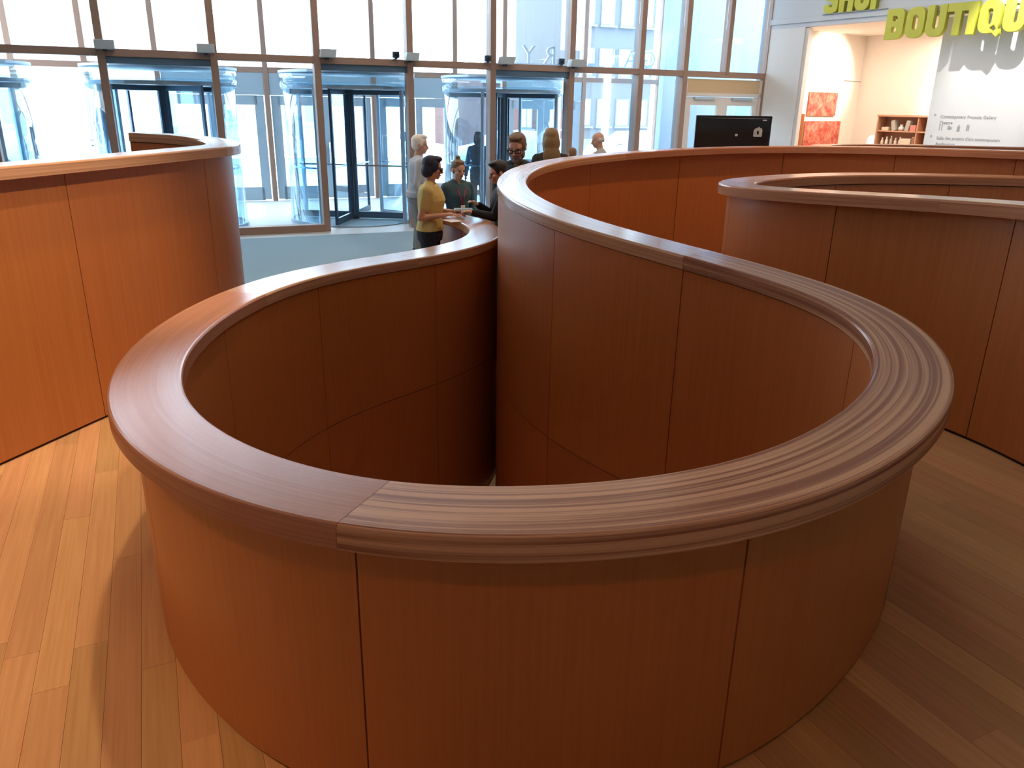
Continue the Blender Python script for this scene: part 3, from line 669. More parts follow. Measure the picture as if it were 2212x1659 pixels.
def glyph(ch, w, h, t):
    q = w * .42
    if ch == 'B': return [rrect(0, 0, w, h, q * .8, corners=(1, 0, 0, 1)), rrect(t, t * .9, w - t, h * .5 - t * .38, .05, corners=(1, 0, 0, 1)), rrect(t, h * .5 + t * .38, w - t, h - t * .9, .05, corners=(1, 0, 0, 1))]
    if ch == 'O': return [rrect(0, 0, w, h, q), rrect(t, t, w - t, h - t, q * .4)]
    if ch == 'Q': return [rrect(0, 0, w, h, q), rrect(t, t, w - t, h - t, q * .4), [(w * .55, t * .7), (w * .98, -t * .55), (w * 1.12, -t * .05), (w * .78, t * 1.1)]]
    if ch == 'U': return [[(0, h), (0, q)] + [(q - q * math.cos(a), q - q * math.sin(a)) for a in [PI / 2 * i / 5 for i in range(1, 6)]] + [(w - q + q * math.sin(a), q - q * math.cos(a)) for a in [PI / 2 * i / 5 for i in range(0, 6)]] + [(w, h), (w - t, h), (w - t, t * 1.3), (w - t * 1.3, t), (t * 1.3, t), (t, t * 1.3), (t, h)]]
    if ch == 'T': return [[(0, h), (0, h - t), (w / 2 - t / 2, h - t), (w / 2 - t / 2, 0), (w / 2 + t / 2, 0), (w / 2 + t / 2, h - t), (w, h - t), (w, h)]]
    if ch == 'I': return [[(0, 0), (t * 1.15, 0), (t * 1.15, h), (0, h)]]
    if ch == 'E': return [[(0, 0), (w, 0), (w, t), (t, t), (t, h / 2 - t / 2), (w * .9, h / 2 - t / 2), (w * .9, h / 2 + t / 2), (t, h / 2 + t / 2), (t, h - t), (w, h - t), (w, h), (0, h)]]
    if ch == 'H': return [[(0, 0), (t, 0), (t, h / 2 - t / 2), (w - t, h / 2 - t / 2), (w - t, 0), (w, 0), (w, h), (w - t, h), (w - t, h / 2 + t / 2), (t, h / 2 + t / 2), (t, h), (0, h)]]
    if ch == 'P': return [rrect(0, h * .42, w, h, q * .8, corners=(1, 0, 0, 1))[:-1] + [(w - q * .8, h * .42), (t, h * .42), (t, 0), (0, 0)][0:] if False else [(0, 0), (t, 0), (t, h * .40), (w * .6, h * .40), (w * .9, h * .46), (w, h * .56), (w, h * .84), (w * .9, h * .96), (w * .6, h), (0, h)], rrect(t, h * .40 + t * .85, w - t, h - t * .85, .04, corners=(1, 0, 0, 1))]
    if ch == 'S': return [[(0, h * .16), (w * .1, h * .05), (w * .35, 0), (w * .7, 0), (w * .93, h * .06), (w, h * .16), (w, h * .42), (w * .9, h * .53), (t, h * .66), (t, h * .80), (t * 1.3, h - t), (w - t * 1.3, h - t), (w - t, h * .80), (w - t, h * .72), (w, h * .72), (w, h * .85), (w * .93, h * .95), (w * .65, h), (w * .3, h), (w * .07, h * .95), (0, h * .85), (0, h * .60), (w * .1, h * .5), (w - t, h * .36), (w - t, h * .20), (w - t * 1.3, t), (t * 1.3, t), (t, h * .20), (t, h * .29), (0, h * .29)]]
sg = empty('shop_sign', tuple(SP(2.6, -.085, 3.385)), sa); tag(sg, 'yellow green BOUTIQUE letters hanging below the grey beam', 'sign')
LH = .485
for ch, v, w in (('B', 2.63, .33), ('O', 3.01, .33), ('U', 3.38, .33), ('T', 3.73, .36), ('I', 4.09, .13), ('Q', 4.27, .33), ('U', 4.66, .33), ('E', 5.05, .30)):
    o = letter_curve('letter', glyph(ch, w, LH, .115), .085, M['letter'], sg, (v - 2.6, 0, 0), (PI / 2, 0, 0))
for v in (2.8, 3.5, 4.4, 5.1): bbox_obj('hanger', (v - 2.6, .045, LH - .03), (.03, .06, .02), M['fixture'], sg)
sg2 = empty('shop_sign', tuple(SP(1.2, -.05, 3.902)), sa); tag(sg2, 'yellow green SHOP letters standing on the grey beam', 'sign')
for ch, v, w in (('S', 1.24, .29), ('H', 1.57, .29), ('O', 1.90, .29), ('P', 2.23, .28)):
    letter_curve('letter', glyph(ch, w, LH, .105), .08, M['letter'], sg2, (v - 1.2, 0, .012), (PI / 2, 0, 0))
bbox_obj('foot_rail', (.68, .0, .006), (1.36, .05, .012), M['fixture'], sg2)
def text_mesh(name, txt, size, m, parent, loc, rot, mirror=False, ext=.002):
    cu = bpy.data.curves.new(name, 'FONT'); cu.body = txt; cu.size = size; cu.extrude = ext; cu.resolution_u = 2
    tmp = bpy.data.objects.new('tmp', cu); C.objects.link(tmp)
    dg = bpy.context.evaluated_depsgraph_get(); me = bpy.data.meshes.new_from_object(tmp.evaluated_get(dg)); me.name = name
    bpy.data.objects.remove(tmp); me.materials.clear(); me.materials.append(m)
    if mirror: me.transform(Matrix.Diagonal((-1, 1, 1, 1)))
    o = bpy.data.objects.new(name, me); C.objects.link(o); o.parent = parent; o.location = loc; o.rotation_euler = rot
    return o
wl = empty('wall_lettering', tuple(SP(3.6, .296, 2.1)), sa); tag(wl, 'small pale grey directory lettering and icons on the white panel under the yellow letters', 'lettering')
RX = (PI / 2, 0, 0)
for txt, x, z in (('Contemporary Projects Gallery', .10, .0), ('Theatre', .10, -.10), ("Salle des projets d'art contemporain", .10, -.36), ('Auditorium', .10, -.46)):
    text_mesh('text_line', txt, .075, M['grey_print'], wl, (x, 0, z - .03), RX, ext=.0015)
for z in (0.02, -.34):
    bm = bmesh.new(); prism(bm, [(0, -.03), (.04, 0), (0, .03), (.012, 0)], -.001, .001); o = obj('arrow', bm, M['grey_print'], wl); o.location = (-.02, 0, z); o.rotation_euler = RX
def icon(x, parts):
    bm = bmesh.new()
    for c, s in parts: box(bm, (c[0], 0, c[1]), (s[0], .003, s[1]))
    o = obj('icon', bm, M['grey_print'], wl); o.location = (x, 0, -.19)
icon(.14, [((-.02, 0), (.008, .10)), ((.02, 0), (.008, .10)), ((-.02, .045), (.024, .02)), ((.024, .035), (.014, .04))])
icon(.30, [((0, -.01), (.07, .035)), ((-.01, .02), (.04, .02)), ((.04, .0), (.012, .02))])
icon(.46, [((0, -.005), (.05, .06)), ((0, .04), (.024, .024)), ((0, -.045), (.06, .012))])
icon(.62, [((-.014, 0), (.02, .08)), ((.014, 0), (.02, .08)), ((-.014, .052), (.016, .016)), ((.014, .052), (.016, .016))])

# ------------------------------------------------------------------ black screen on a stand
tv = empty('display_screen', (3.26, 12.35, .013), .02); tag(tv, 'large black display screen seen over the long far wall', 'screen')
bm = bmesh.new(); box(bm, (0, 0, 1.715), (1.14, .06, .68)); bevel(bm, .012, 2); obj('screen_housing', bm, M['black'], tv)
bbox_obj('bezel', (0, -.033, 1.715), (1.08, .01, .61), simple('screen_face', (.010, .010, .012), .12), tv, .003)
bm = bmesh.new(); prism(bm, [(-.055, -.07), (.055, -.07), (.065, -.06), (.065, .03), (.045, .06), (.03, .05), (.012, .075), (-.012, .055), (-.04, .05), (-.065, .02), (-.065, -.06)], -.003, .003)
o = obj('emblem', bm, M['grey_emblem'], tv); o.location = (.37, -.042, 1.83); o.rotation_euler = RX
bbox_obj('emblem_core', (.37, -.047, 1.82), (.03, .006, .045), M['black'], tv, .006)
bbox_obj('logo', (.455, -.042, 1.995), (.06, .006, .016), M['grey_emblem'], tv, .003)
bbox_obj('screen_reflection', (.05, -.045, 1.78), (.04, .02, .035), M['fixture'], tv, .006)  # grey block standing in for a reflection on the screen
bm = bmesh.new(); lathe(bm, [(.03, .03), (.03, 1.4)], 12); obj('stand_pole', bm, M['black'], tv)
bbox_obj('stand_foot', (0, 0, .02), (.7, .5, .04), M['black'], tv, .01)
# paper note on the desk parapet
pn = empty('paper_note', (-.665, 8.40, .989), 0.0)
tag(pn, 'white paper sheet lying over the edge of the desk parapet beside the yellow shirt', 'paper')
bm = bmesh.new(); box(bm, (0, 0, .003), (.20, .14, .004)); obj('sheet', bm, simple('white_paper', (.85, .85, .88), .6), pn)
pn.rotation_euler = (0, 0, -.98)
# ------------------------------------------------------------------ people
def remeshed(name, bm, voxel, m, parent, smooth=3):
    me = bpy.data.meshes.new(name); bm.to_mesh(me); bm.free()
    tmp = bpy.data.objects.new('tmp', me); C.objects.link(tmp)
    r = tmp.modifiers.new('r', 'REMESH'); r.mode = 'VOXEL'; r.voxel_size = voxel; r.use_smooth_shade = True
    s = tmp.modifiers.new('s', 'SMOOTH'); s.factor = .5; s.iterations = smooth
    dg = bpy.context.evaluated_depsgraph_get(); out = bpy.data.meshes.new_from_object(tmp.evaluated_get(dg)); out.name = name
    bpy.data.objects.remove(tmp); bpy.data.meshes.remove(me); out.materials.clear(); out.materials.append(m)
    for p in out.polygons: p.use_smooth = True
    o = bpy.data.objects.new(name, out); C.objects.link(o); o.parent = parent
    return o
def ring(c, rx, ry, n=16, R=None):
    return [Vector(c) + ((R @ Vector((rx * math.cos(2 * PI * i / n), ry * math.sin(2 * PI * i / n), 0))) if R else Vector((rx * math.cos(2 * PI * i / n), ry * math.sin(2 * PI * i / n), 0))) for i in range(n)]
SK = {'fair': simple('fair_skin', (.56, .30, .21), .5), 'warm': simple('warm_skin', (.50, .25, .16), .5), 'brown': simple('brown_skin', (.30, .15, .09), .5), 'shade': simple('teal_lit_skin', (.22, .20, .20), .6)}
EYE_M = simple('eye_dark', (.03, .02, .02), .3); LIP = simple('lip', (.36, .12, .10), .5)
def person(label, pos, yaw, H, skin, top, pants, hair, hair_kind, female=False, lean=0.0, hyaw=0.0, hpitch=0.0, arms=None, sleeve='long', hem=.50, fat=1.0, voxel=.011, shoes=(.02, .02, .025), glasses=None, beard=None, lanyard=None, collar=None, group=None, hs=1.0):
    t = empty('person', pos, yaw); tag(t, label, 'person', group)
    sk = SK[skin]; f = female
    piv = Vector((0, 0, .53 * H)); RL = Matrix.Rotation(-lean, 3, 'X')
    T = lambda p: (piv + RL @ (Vector(p) - piv)) if p[2] > .53 * H else Vector(p)
    tor = [(.465, .080, .062, 0), (.53, .098 if f else .094, .070, 0), (.575, .088, .063, .002), (.62, .074 if f else .088, .056, .004), (.68, .086 if f else .096, .064, .004), (.735, .094 if f else .106, .070 if f else .068, .008), (.775, .100 if f else .116, .062, .002), (.805, .092 if f else .108, .052, -.004), (.828, .058, .042, -.006)]
    def torso(bm, g=0.0, z0=0, z1=1):
        loft(bm, [[T(q) for q in ring((0, cy * H, z * H), (rx * H * fat + g), (ry * H * fat + g))] for z, rx, ry, cy in tor if z0 <= z <= z1])
    sh = [T((sx * (.100 if f else .114) * H * (fat * .5 + .5), 0, .795 * H)) for sx in (-1, 1)]
    if arms is None: arms = [None, None]
    J = []
    for i, sx in enumerate((-1, 1)):
        a = arms[i] or (Vector((sx * .150 * H * (fat * .4 + .6), -.03 * H, .62 * H)), Vector((sx * .155 * H * (fat * .4 + .6), .03 * H, .475 * H)))
        J.append((sh[i], Vector(a[0]), Vector(a[1])))
    legs = [(Vector((sx * .052 * H, 0, .49 * H)), Vector((sx * .055 * H, .012 * H, .27 * H)), Vector((sx * .055 * H, -.012 * H, .045 * H))) for sx in (-1, 1)]
    # head
    hh = .130 * H * hs; hb = T((0, .004 * H, .868 * H)); RH = Matrix.Rotation(hyaw, 3, 'Z') @ Matrix.Rotation(-hpitch, 3, 'X')
    HP = lambda x, y, z: hb + RH @ (Vector((x, y, z)) * hh)
    bm = bmesh.new()
    torso(bm)
    for a_, _, _ in J: tube(bm, T((a_.x * .25, -.006 * H, .822 * H)), a_, .028 * H, .030 * H)
    tube(bm, T((0, -.008 * H, .81 * H)), HP(0, -.04, .22), .036 * H, .033 * H)
    ellipsoid(bm, HP(0, -.02, .62), (.345 * hh, .42 * hh, .38 * hh), RH); ellipsoid(bm, HP(0, .10, .30), (.265 * hh, .29 * hh, .29 * hh), RH)
    ellipsoid(bm, HP(0, .27, .10), (.13 * hh, .11 * hh, .09 * hh), RH); ellipsoid(bm, HP(0, .31, .575), (.25 * hh, .09 * hh, .055 * hh), RH)
    for sx in (-1, 1):
        ellipsoid(bm, HP(sx * .17, .25, .36), (.12 * hh, .11 * hh, .10 * hh), RH); ellipsoid(bm, HP(sx * .345, -.04, .45), (.05 * hh, .10 * hh, .14 * hh), RH)
    tube(bm, HP(0, .37, .53), HP(0, .46, .35), .045 * hh, .072 * hh, 10); ellipsoid(bm, HP(0, .375, .20), (.13 * hh, .04 * hh, .05 * hh), RH)
    for i, (a, b_, c) in enumerate(J):
        tube(bm, a, b_, .030 * H * fat, .023 * H); tube(bm, b_, c, .023 * H, .0155 * H)
        d = (c - b_).normalized(); side = d.cross(Vector((0, 0, 1)))
        side = Vector((1, 0, 0)) if side.length < .2 else side.normalized()
        nrm = side.cross(d).normalized()
        if abs(d.z) > .7: side, nrm = Vector((0, 1, 0)), Vector((-1 if i else 1, 0, 0))
        R3 = Matrix((side, d, nrm)).transposed(); pc = c + d * .026 * H
        ellipsoid(bm, pc, (.022 * H, .030 * H, .012 * H), R3)
        down = -nrm if nrm.z > 0 else nrm
        for k, (o, ln) in enumerate(((-.017, .040), (-.006, .046), (.006, .043), (.016, .034))):
            p0 = c + d * .047 * H + side * o * H; p1 = p0 + (d * .9 + down * .35).normalized() * ln * H * .55; p2 = p1 + (d * .6 + down * .8).normalized() * ln * H * .5
            tube(bm, p0 - d * .012 * H, p1, .0058 * H, .0052 * H, 8); tube(bm, p1, p2, .0052 * H, .0046 * H, 8)
        sg_ = 1 if i == 0 else -1
        q0 = c + d * .018 * H + side * sg_ * .016 * H; q1 = q0 + (d * .5 + side * sg_ * .7 + down * .3).normalized() * .026 * H; q2 = q1 + (d * .9 + down * .4).normalized() * .020 * H
        tube(bm, q0, q1, .0075 * H, .0062 * H, 8); tube(bm, q1, q2, .0060 * H, .0050 * H, 8)
    for a, k, an in legs:
        tube(bm, a, k, .050 * H * fat, .034 * H); tube(bm, k, an, .034 * H, .022 * H); ellipsoid(bm, an + Vector((0, .045 * H, -.022 * H)), (.026 * H, .075 * H, .022 * H))
    remeshed('body', bm, voxel, sk, t, 2)
    # eyes and mouth
    for sx in (-1, 1):
        bm = bmesh.new(); ellipsoid(bm, HP(sx * .14, .375, .49), (.05 * hh, .03 * hh, .032 * hh), RH, 10, 8); obj('eye', bm, EYE_M, t, True)
    bm = bmesh.new(); ellipsoid(bm, HP(0, .412, .205), (.11 * hh, .025 * hh, .028 * hh), RH, 10, 8); obj('mouth', bm, LIP, t, True)
    # clothes
    tm = simple('cloth', top, .85, noise=.15, nscale=14); g = .012 + .006 * (fat > 1)
    bm = bmesh.new(); torso(bm, g, hem, .83)
    for a_, _, _ in J: tube(bm, T((a_.x * .25, -.006 * H, .822 * H)), a_, .030 * H + g, .034 * H * (fat * .5 + .5))
    for i, (a, b_, c) in enumerate(J):
        if sleeve == 'long':
            tube(bm, a, b_, .040 * H * (fat * .6 + .4), .032 * H); e_ = b_.lerp(c, .93); tube(bm, b_, e_, .032 * H, .025 * H)
        else: tube(bm, a, a.lerp(b_, .62), .037 * H * fat, .031 * H)
    if hem < .53: loft(bm, [[T(q) for q in ring((0, 0, z * H), .102 * H * fat + g, .076 * H * fat + g)] for z in (hem, .545)])
    if collar: tube(bm, T((-.03 * H, -.02 * H, .825 * H)), T((.03 * H, -.02 * H, .825 * H)), .036 * H, .036 * H)
    remeshed('shirt' if sleeve == 'short' else 'jacket', bm, voxel, tm, t, 3)
    if collar:
        bm = bmesh.new()
        for sx in (-1, 1): tube(bm, T((sx * .045 * H, .01 * H, .835 * H)), T((sx * .012 * H, .075 * H, .765 * H)), .016 * H, .012 * H, 8)
        obj('collar', bm, simple('collar_cloth', collar, .85), t, True)
    pm = simple('trouser_cloth', pants, .9)
    bm = bmesh.new(); loft(bm, [ring((0, 0, z * H), rx * H * fat + .008, ry * H * fat + .008) for z, rx, ry in ((.46, .088, .066), (.50, .098, .070), (.535, .096, .068), (.565, .089, .063))])
    for a, k, an in legs:
        tube(bm, a, k, .055 * H * fat, .041 * H); tube(bm, k, an + Vector((0, 0, .01 * H)), .041 * H, .033 * H)
    remeshed('trousers', bm, voxel * 1.2, pm, t, 3)
    bs = simple('shoe_leather', shoes, .5)
    for a, k, an in legs:
        bm = bmesh.new(); ellipsoid(bm, an + Vector((0, .045 * H, -.018 * H)), (.031 * H, .083 * H, .026 * H)); 
        for v in bm.verts: v.co.z = max(v.co.z, .0015)
        obj('shoe', bm, bs, t, True)
    # hair
    hm = simple('hair', hair, .65, noise=.3, nscale=40); bm = bmesh.new()
    E_ = lambda c, r: ellipsoid(bm, HP(*c), tuple(x * hh for x in r), RH)
    if hair_kind != 'bald':
        E_((0, -.075, .70), (.385, .435, .365)); E_((0, -.16, .50), (.375, .34, .33))
    if hair_kind == 'bob':
        E_((0, -.20, .36), (.40, .32, .34)); E_((0, .18, .92), (.33, .26, .14))
        for sx in (-1, 1): E_((sx * .27, .08, .62), (.14, .24, .30)); E_((sx * .30, -.10, .36), (.12, .2, .26))
    elif hair_kind == 'bun':
        E_((0, -.16, 1.12), (.15, .15, .13)); E_((0, .05, .93), (.30, .3, .12))
    elif hair_kind == 'short':
        E_((0, .12, .94), (.31, .29, .12))
        for sx in (-1, 1): E_((sx * .29, -.02, .60), (.09, .2, .22))
    elif hair_kind == 'long':
        E_((0, .10, .95), (.32, .28, .12)); E_((0, -.26, .30), (.44, .30, .5)); E_((0, -.36, -.30), (.47, .24, .6)); E_((.08, -.40, -.75), (.34, .2, .4))
        for sx in (-1, 1): E_((sx * .32, .02, .35), (.12, .24, .5))
    elif hair_kind == 'bald':
        for sx in (-1, 1): E_((sx * .31, -.10, .50), (.07, .22, .16))
        E_((0, -.34, .46), (.26, .11, .18))
    remeshed('hair', bm, voxel, hm, t, 3)
    if beard:
        bm = bmesh.new(); E_((0, .22, .12), (.25, .20, .20)); E_((0, .36, .03), (.14, .10, .13)); E_((0, .38, .285), (.16, .06, .04))
        for sx in (-1, 1): E_((sx * .27, .08, .26), (.07, .16, .2))
        remeshed('beard', bm, voxel * .8, simple('beard_hair', beard, .8), t, 2)
    if glasses:
        bm = bmesh.new()
        for sx in (-1, 1):
            tube(bm, HP(sx * .05, .47, .52), HP(sx * .29, .42, .52), .022 * hh, .022 * hh, 6); tube(bm, HP(sx * .06, .475, .40), HP(sx * .27, .42, .40), .022 * hh, .022 * hh, 6)
            tube(bm, HP(sx * .06, .475, .52), HP(sx * .06, .475, .40), .022 * hh, .022 * hh, 6); tube(bm, HP(sx * .29, .42, .52), HP(sx * .27, .42, .40), .022 * hh, .022 * hh, 6); tube(bm, HP(sx * .29, .42, .51), HP(sx * .36, -.05, .50), .02 * hh, .02 * hh, 6)
            if glasses == 'sun': ellipsoid(bm, HP(sx * .17, .45, .455), (.12 * hh, .03 * hh, .075 * hh), RH, 10, 8)
        tube(bm, HP(-.05, .475, .49), HP(.05, .475, .49), .02 * hh, .02 * hh, 6)
        obj('glasses', bm, M['black'], t, True)
    if lanyard:
        bm = bmesh.new(); lm = simple('lanyard_ribbon', lanyard, .6)
        y = .098 * H * fat
        for sx in (-1, 1):
            tube(bm, T((sx * .045 * H, -.01 * H, .835 * H)), T((sx * .035 * H, y * .72, .785 * H)), .006 * H, .006 * H, 6); tube(bm, T((sx * .035 * H, y * .72, .785 * H)), T((0, y, .66 * H)), .006 * H, .006 * H, 6)
        o = obj('lanyard', bm, lm, t, True)
        bbox_obj('badge', T((0, y + .006, .63 * H)), (.06, .008, .085), M['white_frame'], o, .003)
    return t
V3 = Vector
yw = person('woman in a yellow knit top with short black hair and dark glasses', (-.93, 8.62, .0125), -PI / 2 - .1, 1.60, 'warm', (.52, .38, .13), (.012, .014, .024), (.010, .012, .03), 'bob', True, .04, .12, .10,
    [(V3((-.20, .02, 1.03)), V3((-.13, .25, 1.03))), (V3((.215, -.05, 1.0)), V3((.13, .20, 1.03)))], 'short', .53, 1.20, .007, hs=1.12, glasses='sun', shoes=(.25, .2, .17))
person('person in black with short dark hair reaching over the desk toward the yellow top', (-.09, 8.74, 0), PI / 2 + .15, 1.58, 'warm', (.008, .008, .011), (.008, .008, .010), (.012, .009, .012), 'short', False, .12, .1, .25,
    [(V3((-.19, .16, 1.02)), V3((-.12, .38, 1.06))), (V3((.17, .14, 1.0)), V3((.07, .31, 1.12)))], 'long', .47, 1.08, .007, hs=1.1, shoes=(.01, .01, .01))
person('woman in a dark teal jacket with a top knot behind the desk', (-.74, 10.1, .0125), math.radians(-150), 1.47, 'fair', (.040, .088, .11), (.02, .02, .03), (.16, .10, .06), 'bun', True, .05, .12, .18, None, 'long', .46, 1.15, .009, hs=1.16, collar=(.025, .05, .07), lanyard=(.25, .03, .08))
person('big bearded man in a dark shirt with a bright red lanyard and glasses', (.04, 9.55, .0125), math.radians(160), 1.80, 'fair', (.022, .036, .042), (.02, .02, .03), (.13, .075, .045), 'short', False, .05, .05, .34, None, 'long', .47, 1.30, .009, hs=1.22, glasses='thin', beard=(.17, .13, .12), lanyard=(.70, .03, .02), collar=(.02, .035, .05))
person('woman with long brown hair seen from behind in a black coat', (.50, 11.6, .0125), .1, 1.80, 'fair', (.018, .015, .015), (.02, .02, .025), (.17, .10, .04), 'long', True, 0, 0, 0, None, 'long', .46, 1.15, .012, hs=1.2)
person('child whose brown hair just shows over the parapet between two adults', (.99, 14.2, .0125), .2, 1.47, 'fair', (.10, .12, .20), (.03, .03, .05), (.20, .11, .05), 'short', False, 0, 0, 0, None, 'long', .47, 1.0, .012)
person('balding elderly man in a grey jacket with a dark collar facing left', (1.47, 14.0, .0125), math.radians(80), 1.72, 'fair', (.34, .33, .31), (.05, .05, .06), (.55, .52, .50), 'bald', False, .05, .1, .2, None, 'long', .46, 1.2, .012, hs=1.12, collar=(.04, .04, .05))
person('white haired elderly man in a pale grey shirt walking past the doors', (-1.46, 11.9, .0125), math.radians(-75), 1.68, 'fair', (.42, .42, .45), (.22, .21, .20), (.78, .70, .62), 'short', False, .06, -.1, .1, None, 'long', .50, 1.25, .012, hs=1.2)
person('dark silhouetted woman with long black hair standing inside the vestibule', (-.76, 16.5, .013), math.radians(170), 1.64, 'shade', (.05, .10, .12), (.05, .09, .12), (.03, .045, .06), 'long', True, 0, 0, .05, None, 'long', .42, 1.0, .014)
# leaflet between the two hands
lf = empty('leaflet', (-.565, 8.68, 1.078), .1); tag(lf, 'pale yellow leaflet handed across the desk between two hands', 'leaflet')
bm = bmesh.new(); box(bm, (0, 0, 0), (.20, .10, .004)); obj('sheet', bm, simple('leaflet_paper', (.80, .78, .58), .5), lf)
bbox_obj('folded_flap', (.0, .012, .006), (.19, .09, .003), simple('leaflet_dark', (.10, .13, .10), .5), lf)
# ------------------------------------------------------------------ street outside
def opoly(name, us, offs, z, m, **kw):
    bm = bmesh.new(); bm.faces.new([bm.verts.new(WP(u, o, z)) for u, o in ((us[0], offs[0]), (us[1], offs[0]), (us[1], offs[1]), (us[0], offs[1]))])
    return tag(obj(name, bm, m), kind='structure', **kw)
opoly('pavement', (-60, 80), (5.3, 12.5), -.02, M['sidewalk'])
opoly('road', (-60, 80), (12.5, 22), -.12, M['asphalt'])
opoly('pavement', (-60, 80), (22, 60), -.02, M['sidewalk'])
o_ = bbox_obj('kerb', WP(10, 12.5, -.06), (140, .16, .12), M['concrete'], None, .01, wr); tag(o_, kind='structure')
def building(label, u0, u1, off, h, m, wins, frame, depth=8):
    t = empty('building', tuple(WP((u0 + u1) / 2, off)), we); tag(t, label, 'building', 'buildings across the street')
    w = u1 - u0
    bbox_obj('facade', (0, depth / 2, h / 2 - .1), (w, depth, h), m, t)
    bbox_obj('cornice', (0, -.12, h - .2), (w + .2, .3, .35), frame, t, .02)
    bbox_obj('plinth', (0, -.05, .25), (w, .12, .6), frame, t, .02)
    nx, zs, ww, wh = wins
    for z in zs:
        for i in range(nx):
            x = -w / 2 + w * (i + .5) / nx
            f_ = bbox_obj('window', (x, -.03, z), (ww, .10, wh), frame, t)
            bbox_obj('pane', (x, -.085, z), (ww - .14, .02, wh - .14), M['pane'], f_); bbox_obj('glazing_bar', (x, -.10, z), (.05, .02, wh - .14), frame, f_)
            bbox_obj('window_sill', (x, -.12, z - wh / 2 - .05), (ww + .2, .25, .09), frame, f_)
M['pane'] = simple('window_pane', (.42, .48, .52), .2)
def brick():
    m, t, b = mat('shaded_red_brick'); N = t.nodes
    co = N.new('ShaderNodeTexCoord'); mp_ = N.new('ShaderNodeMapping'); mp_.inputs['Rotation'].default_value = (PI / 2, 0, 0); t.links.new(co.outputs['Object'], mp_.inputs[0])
    k = N.new('ShaderNodeTexBrick'); k.inputs['Scale'].default_value = 4; k.inputs['Color1'].default_value = (.115, .050, .045, 1); k.inputs['Color2'].default_value = (.085, .040, .036, 1); k.inputs['Mortar'].default_value = (.14, .11, .10, 1)  # brick tones darkened to stand in for shade
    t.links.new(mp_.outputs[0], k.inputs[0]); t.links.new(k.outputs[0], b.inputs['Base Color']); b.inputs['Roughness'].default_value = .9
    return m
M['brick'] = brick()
pale = simple('pale_render', (.80, .80, .78), .8); grey_b = simple('shaded_grey_cladding', (.095, .10, .105), .8); dim_frame = simple('window_frame_grey', (.16, .17, .18), .6)  # grey cladding darkened so its colour carries the shade
building('low pale building across the street seen through the left bay', -16, -5.5, 26, 6.5, pale, (5, (1.8, 4.6), 1.1, 1.5), M['white_frame'])
building('white rendered building across the street behind the left doors', -5, 5.5, 27, 8.5, pale, (5, (2.0, 5.0), 1.0, 1.6), M['white_frame'])
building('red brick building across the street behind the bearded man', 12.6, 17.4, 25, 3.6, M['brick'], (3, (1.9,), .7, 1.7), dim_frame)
building('tall grey clad building across the street near the corner', 17.8, 22.5, 25, 12, grey_b, (4, (1.9, 4.4, 6.9), .8, 1.4), dim_frame)
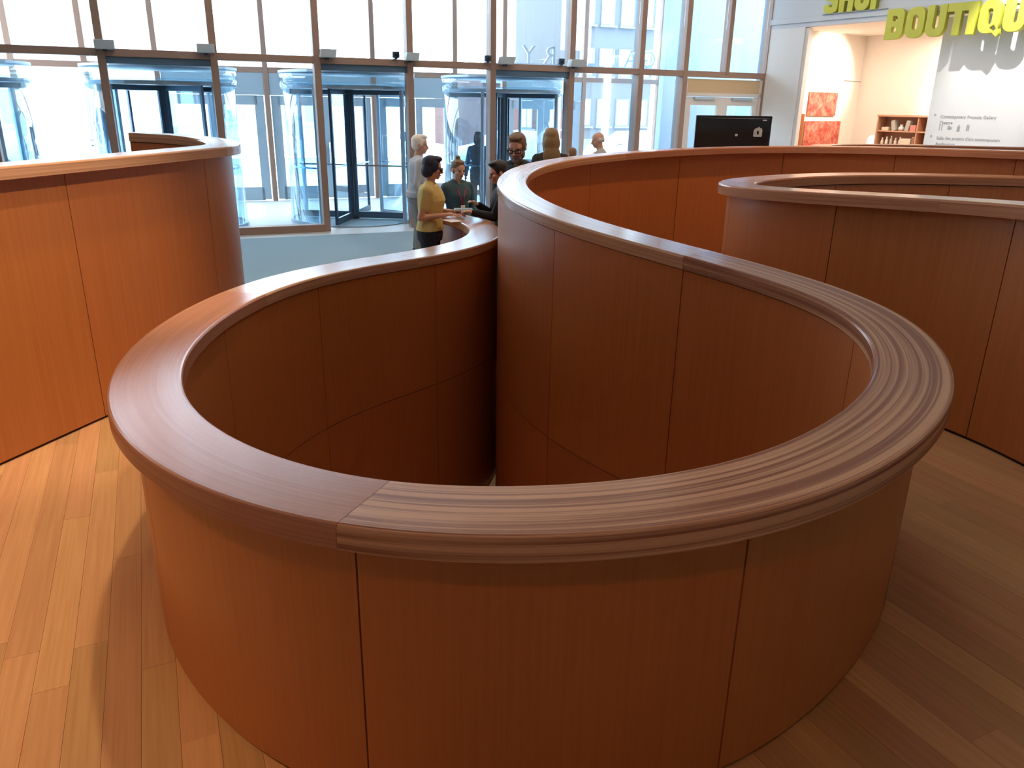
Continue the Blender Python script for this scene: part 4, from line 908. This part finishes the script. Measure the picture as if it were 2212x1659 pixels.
# pale wall of the neighbouring wing outside the corner bay
bw = bbox_obj('wall_outside', WP(11.2, 3.2, 3.2), (4.6, .2, 6.4), simple('blue_white_cladding', (.40, .57, .76), .7), None, 0, wr); tag(bw, kind='structure')
light_blocker = bbox_obj('wall_outside', WP(13.6, 2.2, 3.2), (.2, 5.6, 6.4), simple('blocker_cladding', (.55, .62, .70), .7), None, 0, wr); tag(light_blocker, kind='structure')  # unseen end wall added to keep sky light off the blue cladding
def car(label, u, off, col, rz=0):
    t = empty('car', tuple(WP(u, off, -.12)), we + rz); tag(t, label, 'car', 'cars on the street')
    pm = simple('car_paint', col, .25); bm = bmesh.new()
    prof = [(-2.1, .35, .80), (-2.15, .55, .82), (-2.0, .82, .84), (-1.3, .92, .84), (-.75, 1.38, .70), (.55, 1.42, .70), (1.1, .95, .84), (1.95, .80, .82), (2.12, .55, .80), (2.1, .35, .78)]
    loft(bm, [[Vector((x, s * w, z)) for x, z, w in prof] for s in (-1, 1)]); bevel(bm, .05, 2); obj('body', bm, pm, t, True)
    for s in (-1, 1):
        bm = bmesh.new(); prism(bm, [(-1.12, .95), (-.70, 1.32), (.48, 1.34), (.95, .97)], -.01, .01)
        w = obj('side_window', bm, M['pane'], t); w.location = (0, s * .80, 0); w.rotation_euler = (PI / 2 + s * .22, 0, 0)
    for x in (-1.3, 1.3):
        for s in (-1, 1):
            bm = bmesh.new(); lathe(bm, [(.16, -.1), (.32, -.11), (.33, 0), (.32, .11), (.16, .1)], 20); q = obj('wheel', bm, M['black'], t); q.location = (x, s * .78, .33); q.rotation_euler = (PI / 2, 0, 0)
    for s in (-1, 1): bbox_obj('head_lamp', (2.08, s * .6, .65), (.08, .3, .12), M['white_frame'], t, .02)
car('silver car parked across the street seen above the left parapet tip', -5.6, 13.9, (.55, .57, .60))
car('white car parked across the street behind the balding man', 15.3, 14.2, (.75, .76, .78))
car('pale blue car standing further along the street near the corner', 9.7, 14.0, (.35, .45, .55))
# street tree and lamp post
tr = empty('street_tree', tuple(WP(14.9, 12.0))); tag(tr, 'small street tree on the pavement seen above the balding man', 'tree')
bm = bmesh.new(); tube(bm, (0, 0, 0), (0, 0, 1.2), .05, .035, 8); tube(bm, (0, 0, 1.2), (.2, .1, 1.7), .03, .015, 8); tube(bm, (0, 0, 1.2), (-.2, .0, 1.75), .03, .015, 8); obj('trunk', bm, simple('bark', (.12, .09, .07), .9), tr, True)
bm = bmesh.new(); rr = random.Random(3)
for i in range(420):
    a, b_, r = rr.uniform(0, 2 * PI), math.acos(rr.uniform(-1, 1)), rr.uniform(.2, .48)
    c = Vector((math.cos(a) * math.sin(b_) * r, math.sin(a) * math.sin(b_) * r, 1.65 + math.cos(b_) * r * 1.1)); Rl = Matrix.Rotation(rr.uniform(0, 6), 3, 'X') @ Matrix.Rotation(rr.uniform(0, 6), 3, 'Z')
    bm.faces.new([bm.verts.new(c + Rl @ Vector(p)) for p in ((-.05, 0, 0), (0, -.03, .01), (.06, 0, 0), (0, .03, .01))])
o = obj('leaves', bm, simple('leaf_green', (.14, .20, .06), .7), tr); o['kind'] = 'stuff'
# entrance canopy sign letters outside, seen from behind
cs = empty('street_sign', tuple(WP(6.1, 5.9, 3.22)), we); tag(cs, 'grey sign letters on the outer canopy, seen mirrored from indoors above the transom', 'sign')
for i, ch in enumerate('YRELLAG'):
    text_mesh('letter', ch, .62, M['fixture'], cs, (.62 + i * .62, 0, 0), (PI / 2, 0, 0), True, .03)
bbox_obj('letter_rail', (2.2, 0, -.03), (5.0, .08, .05), M['fixture'], cs)
